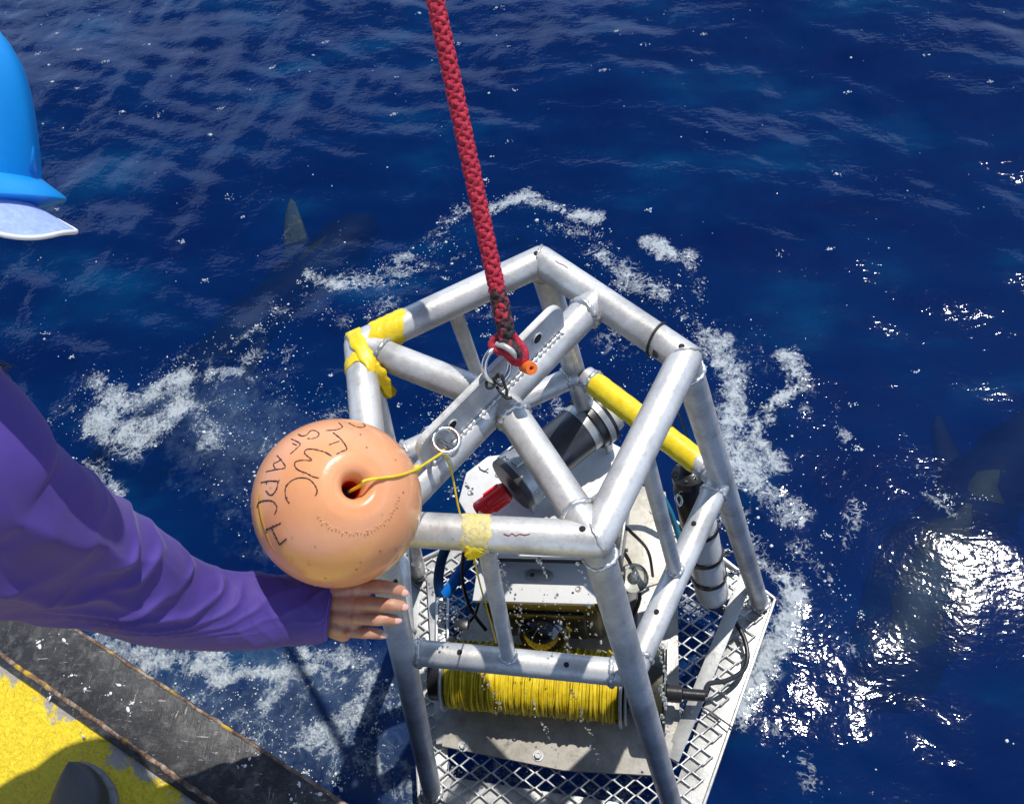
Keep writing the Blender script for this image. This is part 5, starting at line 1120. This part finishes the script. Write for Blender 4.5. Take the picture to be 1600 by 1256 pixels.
# --- shirt: the sleeve in detail
cl = [(516,957,1.114,46),(500,956,1.112,50),(450,955,1.105,57),(390,955,1.092,62),(320,951,1.072,67),(250,932,1.038,82),(190,903,1.0,98),(130,876,.96,110),(70,848,.915,130),(10,826,.87,152),(-50,800,.835,172),(-110,760,.81,205),(-200,720,.79,215),(-290,690,.78,215)]
cp_ = catmull([Q(u, v, d) for u, v, d, r in cl], 300); rp_ = np.interp(np.linspace(0, len(cl) - 1, 300), range(len(cl)), [r * d / FPX for u, v, d, r in cl])
fr = frames(cp_); V = []; F = []; K = 200
def ridge(x): return max(0.0, 1 - math.sqrt(math.sin(x) ** 2 * .98 + .02)) ** 1.5
for i, (p, T, N, B) in enumerate(fr):
    s_ = i / 299 * 1.18; Nn = (CZ - T * CZ.dot(T)).normalized(); Bb = T.cross(Nn)      # Nn towards the camera, Bb across the arm
    if Bb.dot(CY) < 0: Bb = -Bb
    for k in range(K):
        a_ = 2 * PI * k / K; x = math.sin(a_); y = math.cos(a_)               # x: across (+ = upper edge), y: towards camera
        o_ = p + Nn * (y * rp_[i] * .80) + Bb * (x * rp_[i])
        w = Vector((s_ * 9, a_ * .0 + x * 1.2, y * 1.2)); nz = mnoise.noise(w * 1.1) ; nz2 = mnoise.noise(Vector((s_ * 26, x * 2.6, y * 2.6))); nz3 = mnoise.noise(Vector((s_ * 5 + 3, x * 1.3, y * 1.1)))
        low = .5 - .5 * x
        lx = math.log(max(x + .50, .07) / 1.5); sq = s_ + .11 * lx
        A1 = .0100 * math.exp(-((s_ - .52) / .24) ** 2) + .0028; A1 *= (.55 + .45 * x if x > 0 else .55 + .25 * x) + .25
        vis = min(1, max(0, (x + .55) / .35)); q1 = PI * sq / (.095) + 2.3 * nz + .9 * nz3 + .25 * nz2
        g = A1 * ridge(q1 + .7) * vis * (.22 + 1.1 * max(0, nz3 + .22 + .4 * nz))
        A2 = .011 * min(1, max(0, (s_ - .42) / .25)); q2 = 4.4 * x + 2.2 * s_ + .8 * nz
        g += A2 * ridge(q2 * 1.15 + 1.1) * (.5 + .5 * y)
        g += .0026 * ridge(60 * s_ - 4.0 * x + 1.2 * nz) * math.exp(-((s_ - .20) / .13) ** 2) * (.6 + .8 * nz3)
        g += .0006 * nz2 + .002 * nz
        g *= min(1, s_ / .03)
        if s_ < .035: g += -.0010 * math.exp(-((s_ - .032) / .0035) ** 2)
        V.append(o_ + (o_ - p).normalized() * (g - .0015))
for i in range(299):
    for k in range(K): F.append((i * K + k, i * K + (k + 1) % K, (i + 1) * K + (k + 1) % K, (i + 1) * K + k))
# turned-in cuff
n0 = len(V)
for k in range(K): v = Vector(V[k]); c_ = cp_[0]; V.append(c_ + (v - c_) * .93)
for k in range(K): v = Vector(V[k]); c_ = cp_[3]; V.append(c_ + (v - cp_[0]) * .86)
for k in range(K): F.append((k, n0 + k, n0 + (k + 1) % K, (k + 1) % K)); F.append((n0 + k, n0 + K + k, n0 + K + (k + 1) % K, n0 + (k + 1) % K))
sl = MB(); sl.add(V, F)
ts = MB(); ts_r = (Q(-110, 735, .91))
chain(ts, [chest + (hd(-.03, -.06, 0) - chest) * .22, chest], [.085, .135], 28); chain(ts, [chest, chest.lerp(pel, .5), pel], [.140, .150, .155], 28); chain(ts, [sh_l, chest, Q(-190, 720, .79)], [.075, .105, .080], 24)
el_l = sh_l + Vector((-.22, -.14, -.16)); chain(ts, [sh_l, el_l, el_l + Vector((.02, .0, -.20))], [.070, .058, .045], 20)
tv, tf = remesh(ts, .010, 10, .6); sl.add(tv, tf); shirt = sl.build('shirt', M['shirt'], person)
# cuff stitching
ci = 9; b = MB(); b.add(*sweep([Vector(V[ci * K + k]) + (Vector(V[ci * K + k]) - cp_[ci]).normalized() * .0001 for k in range(K)], .0004, 5, closed=True, up=(cp_[ci + 2] - cp_[ci]).normalized())); b.build('cuff_stitch', mat('violet_thread', (.20, .12, .50), .6), person)
# left hand, trousers and boots, all outside the photograph
lh = el_l + Vector((.02, .0, -.20)); b = MB(); b2 = MB(); chain(b2, [lh, lh - up * .09], [.03, .028], 16); b2.add(*ball(lh - up * .13, (.04, .045, .02), 20, 12))
for j in range(4): chain(b2, [lh - up * .13 + nb * (-.03) + do * (-.03 + .02 * j), lh - up * .145 - nb * .075 + do * (-.035 + .023 * j)], [.011, .008], 12)
chain(b2, [lh - up * .13 + do * .03, lh - up * .14 + do * .065 - nb * .02], [.012, .009], 12); hv_, hf_ = remesh(b2, .003, 4); b.add(hv_, hf_); b.build('left_hand', M['skin'], person)
for s_ in (-1, 1):
    hip = pel + do * (.10 * s_) - up * .02; kn_ = hip.lerp(Vector((hip.x, hip.y, ZD)), .5) - nb * .06 - up * .02; ft = Vector((hip.x, hip.y, ZD + .055)) + nb * .10
    b2 = MB(); chain(b2, [hip, kn_], [.115, .075], 22); chain(b2, [kn_, ft], [.072, .052], 20); hv_, hf_ = remesh(b2, .009, 6); b = MB(); b.add(hv_, hf_); b.build('trouser_leg', M['pants'], person)
    b = MB(); b2 = MB(); chain(b2, [ft, ft - nb * .06 - up * .005, ft - nb * .13 - up * .012], [.046, .042, .032], 18); hv_, hf_ = remesh(b2, .006, 4); b.add(hv_, hf_); b.build('boot', M['boot'], person)
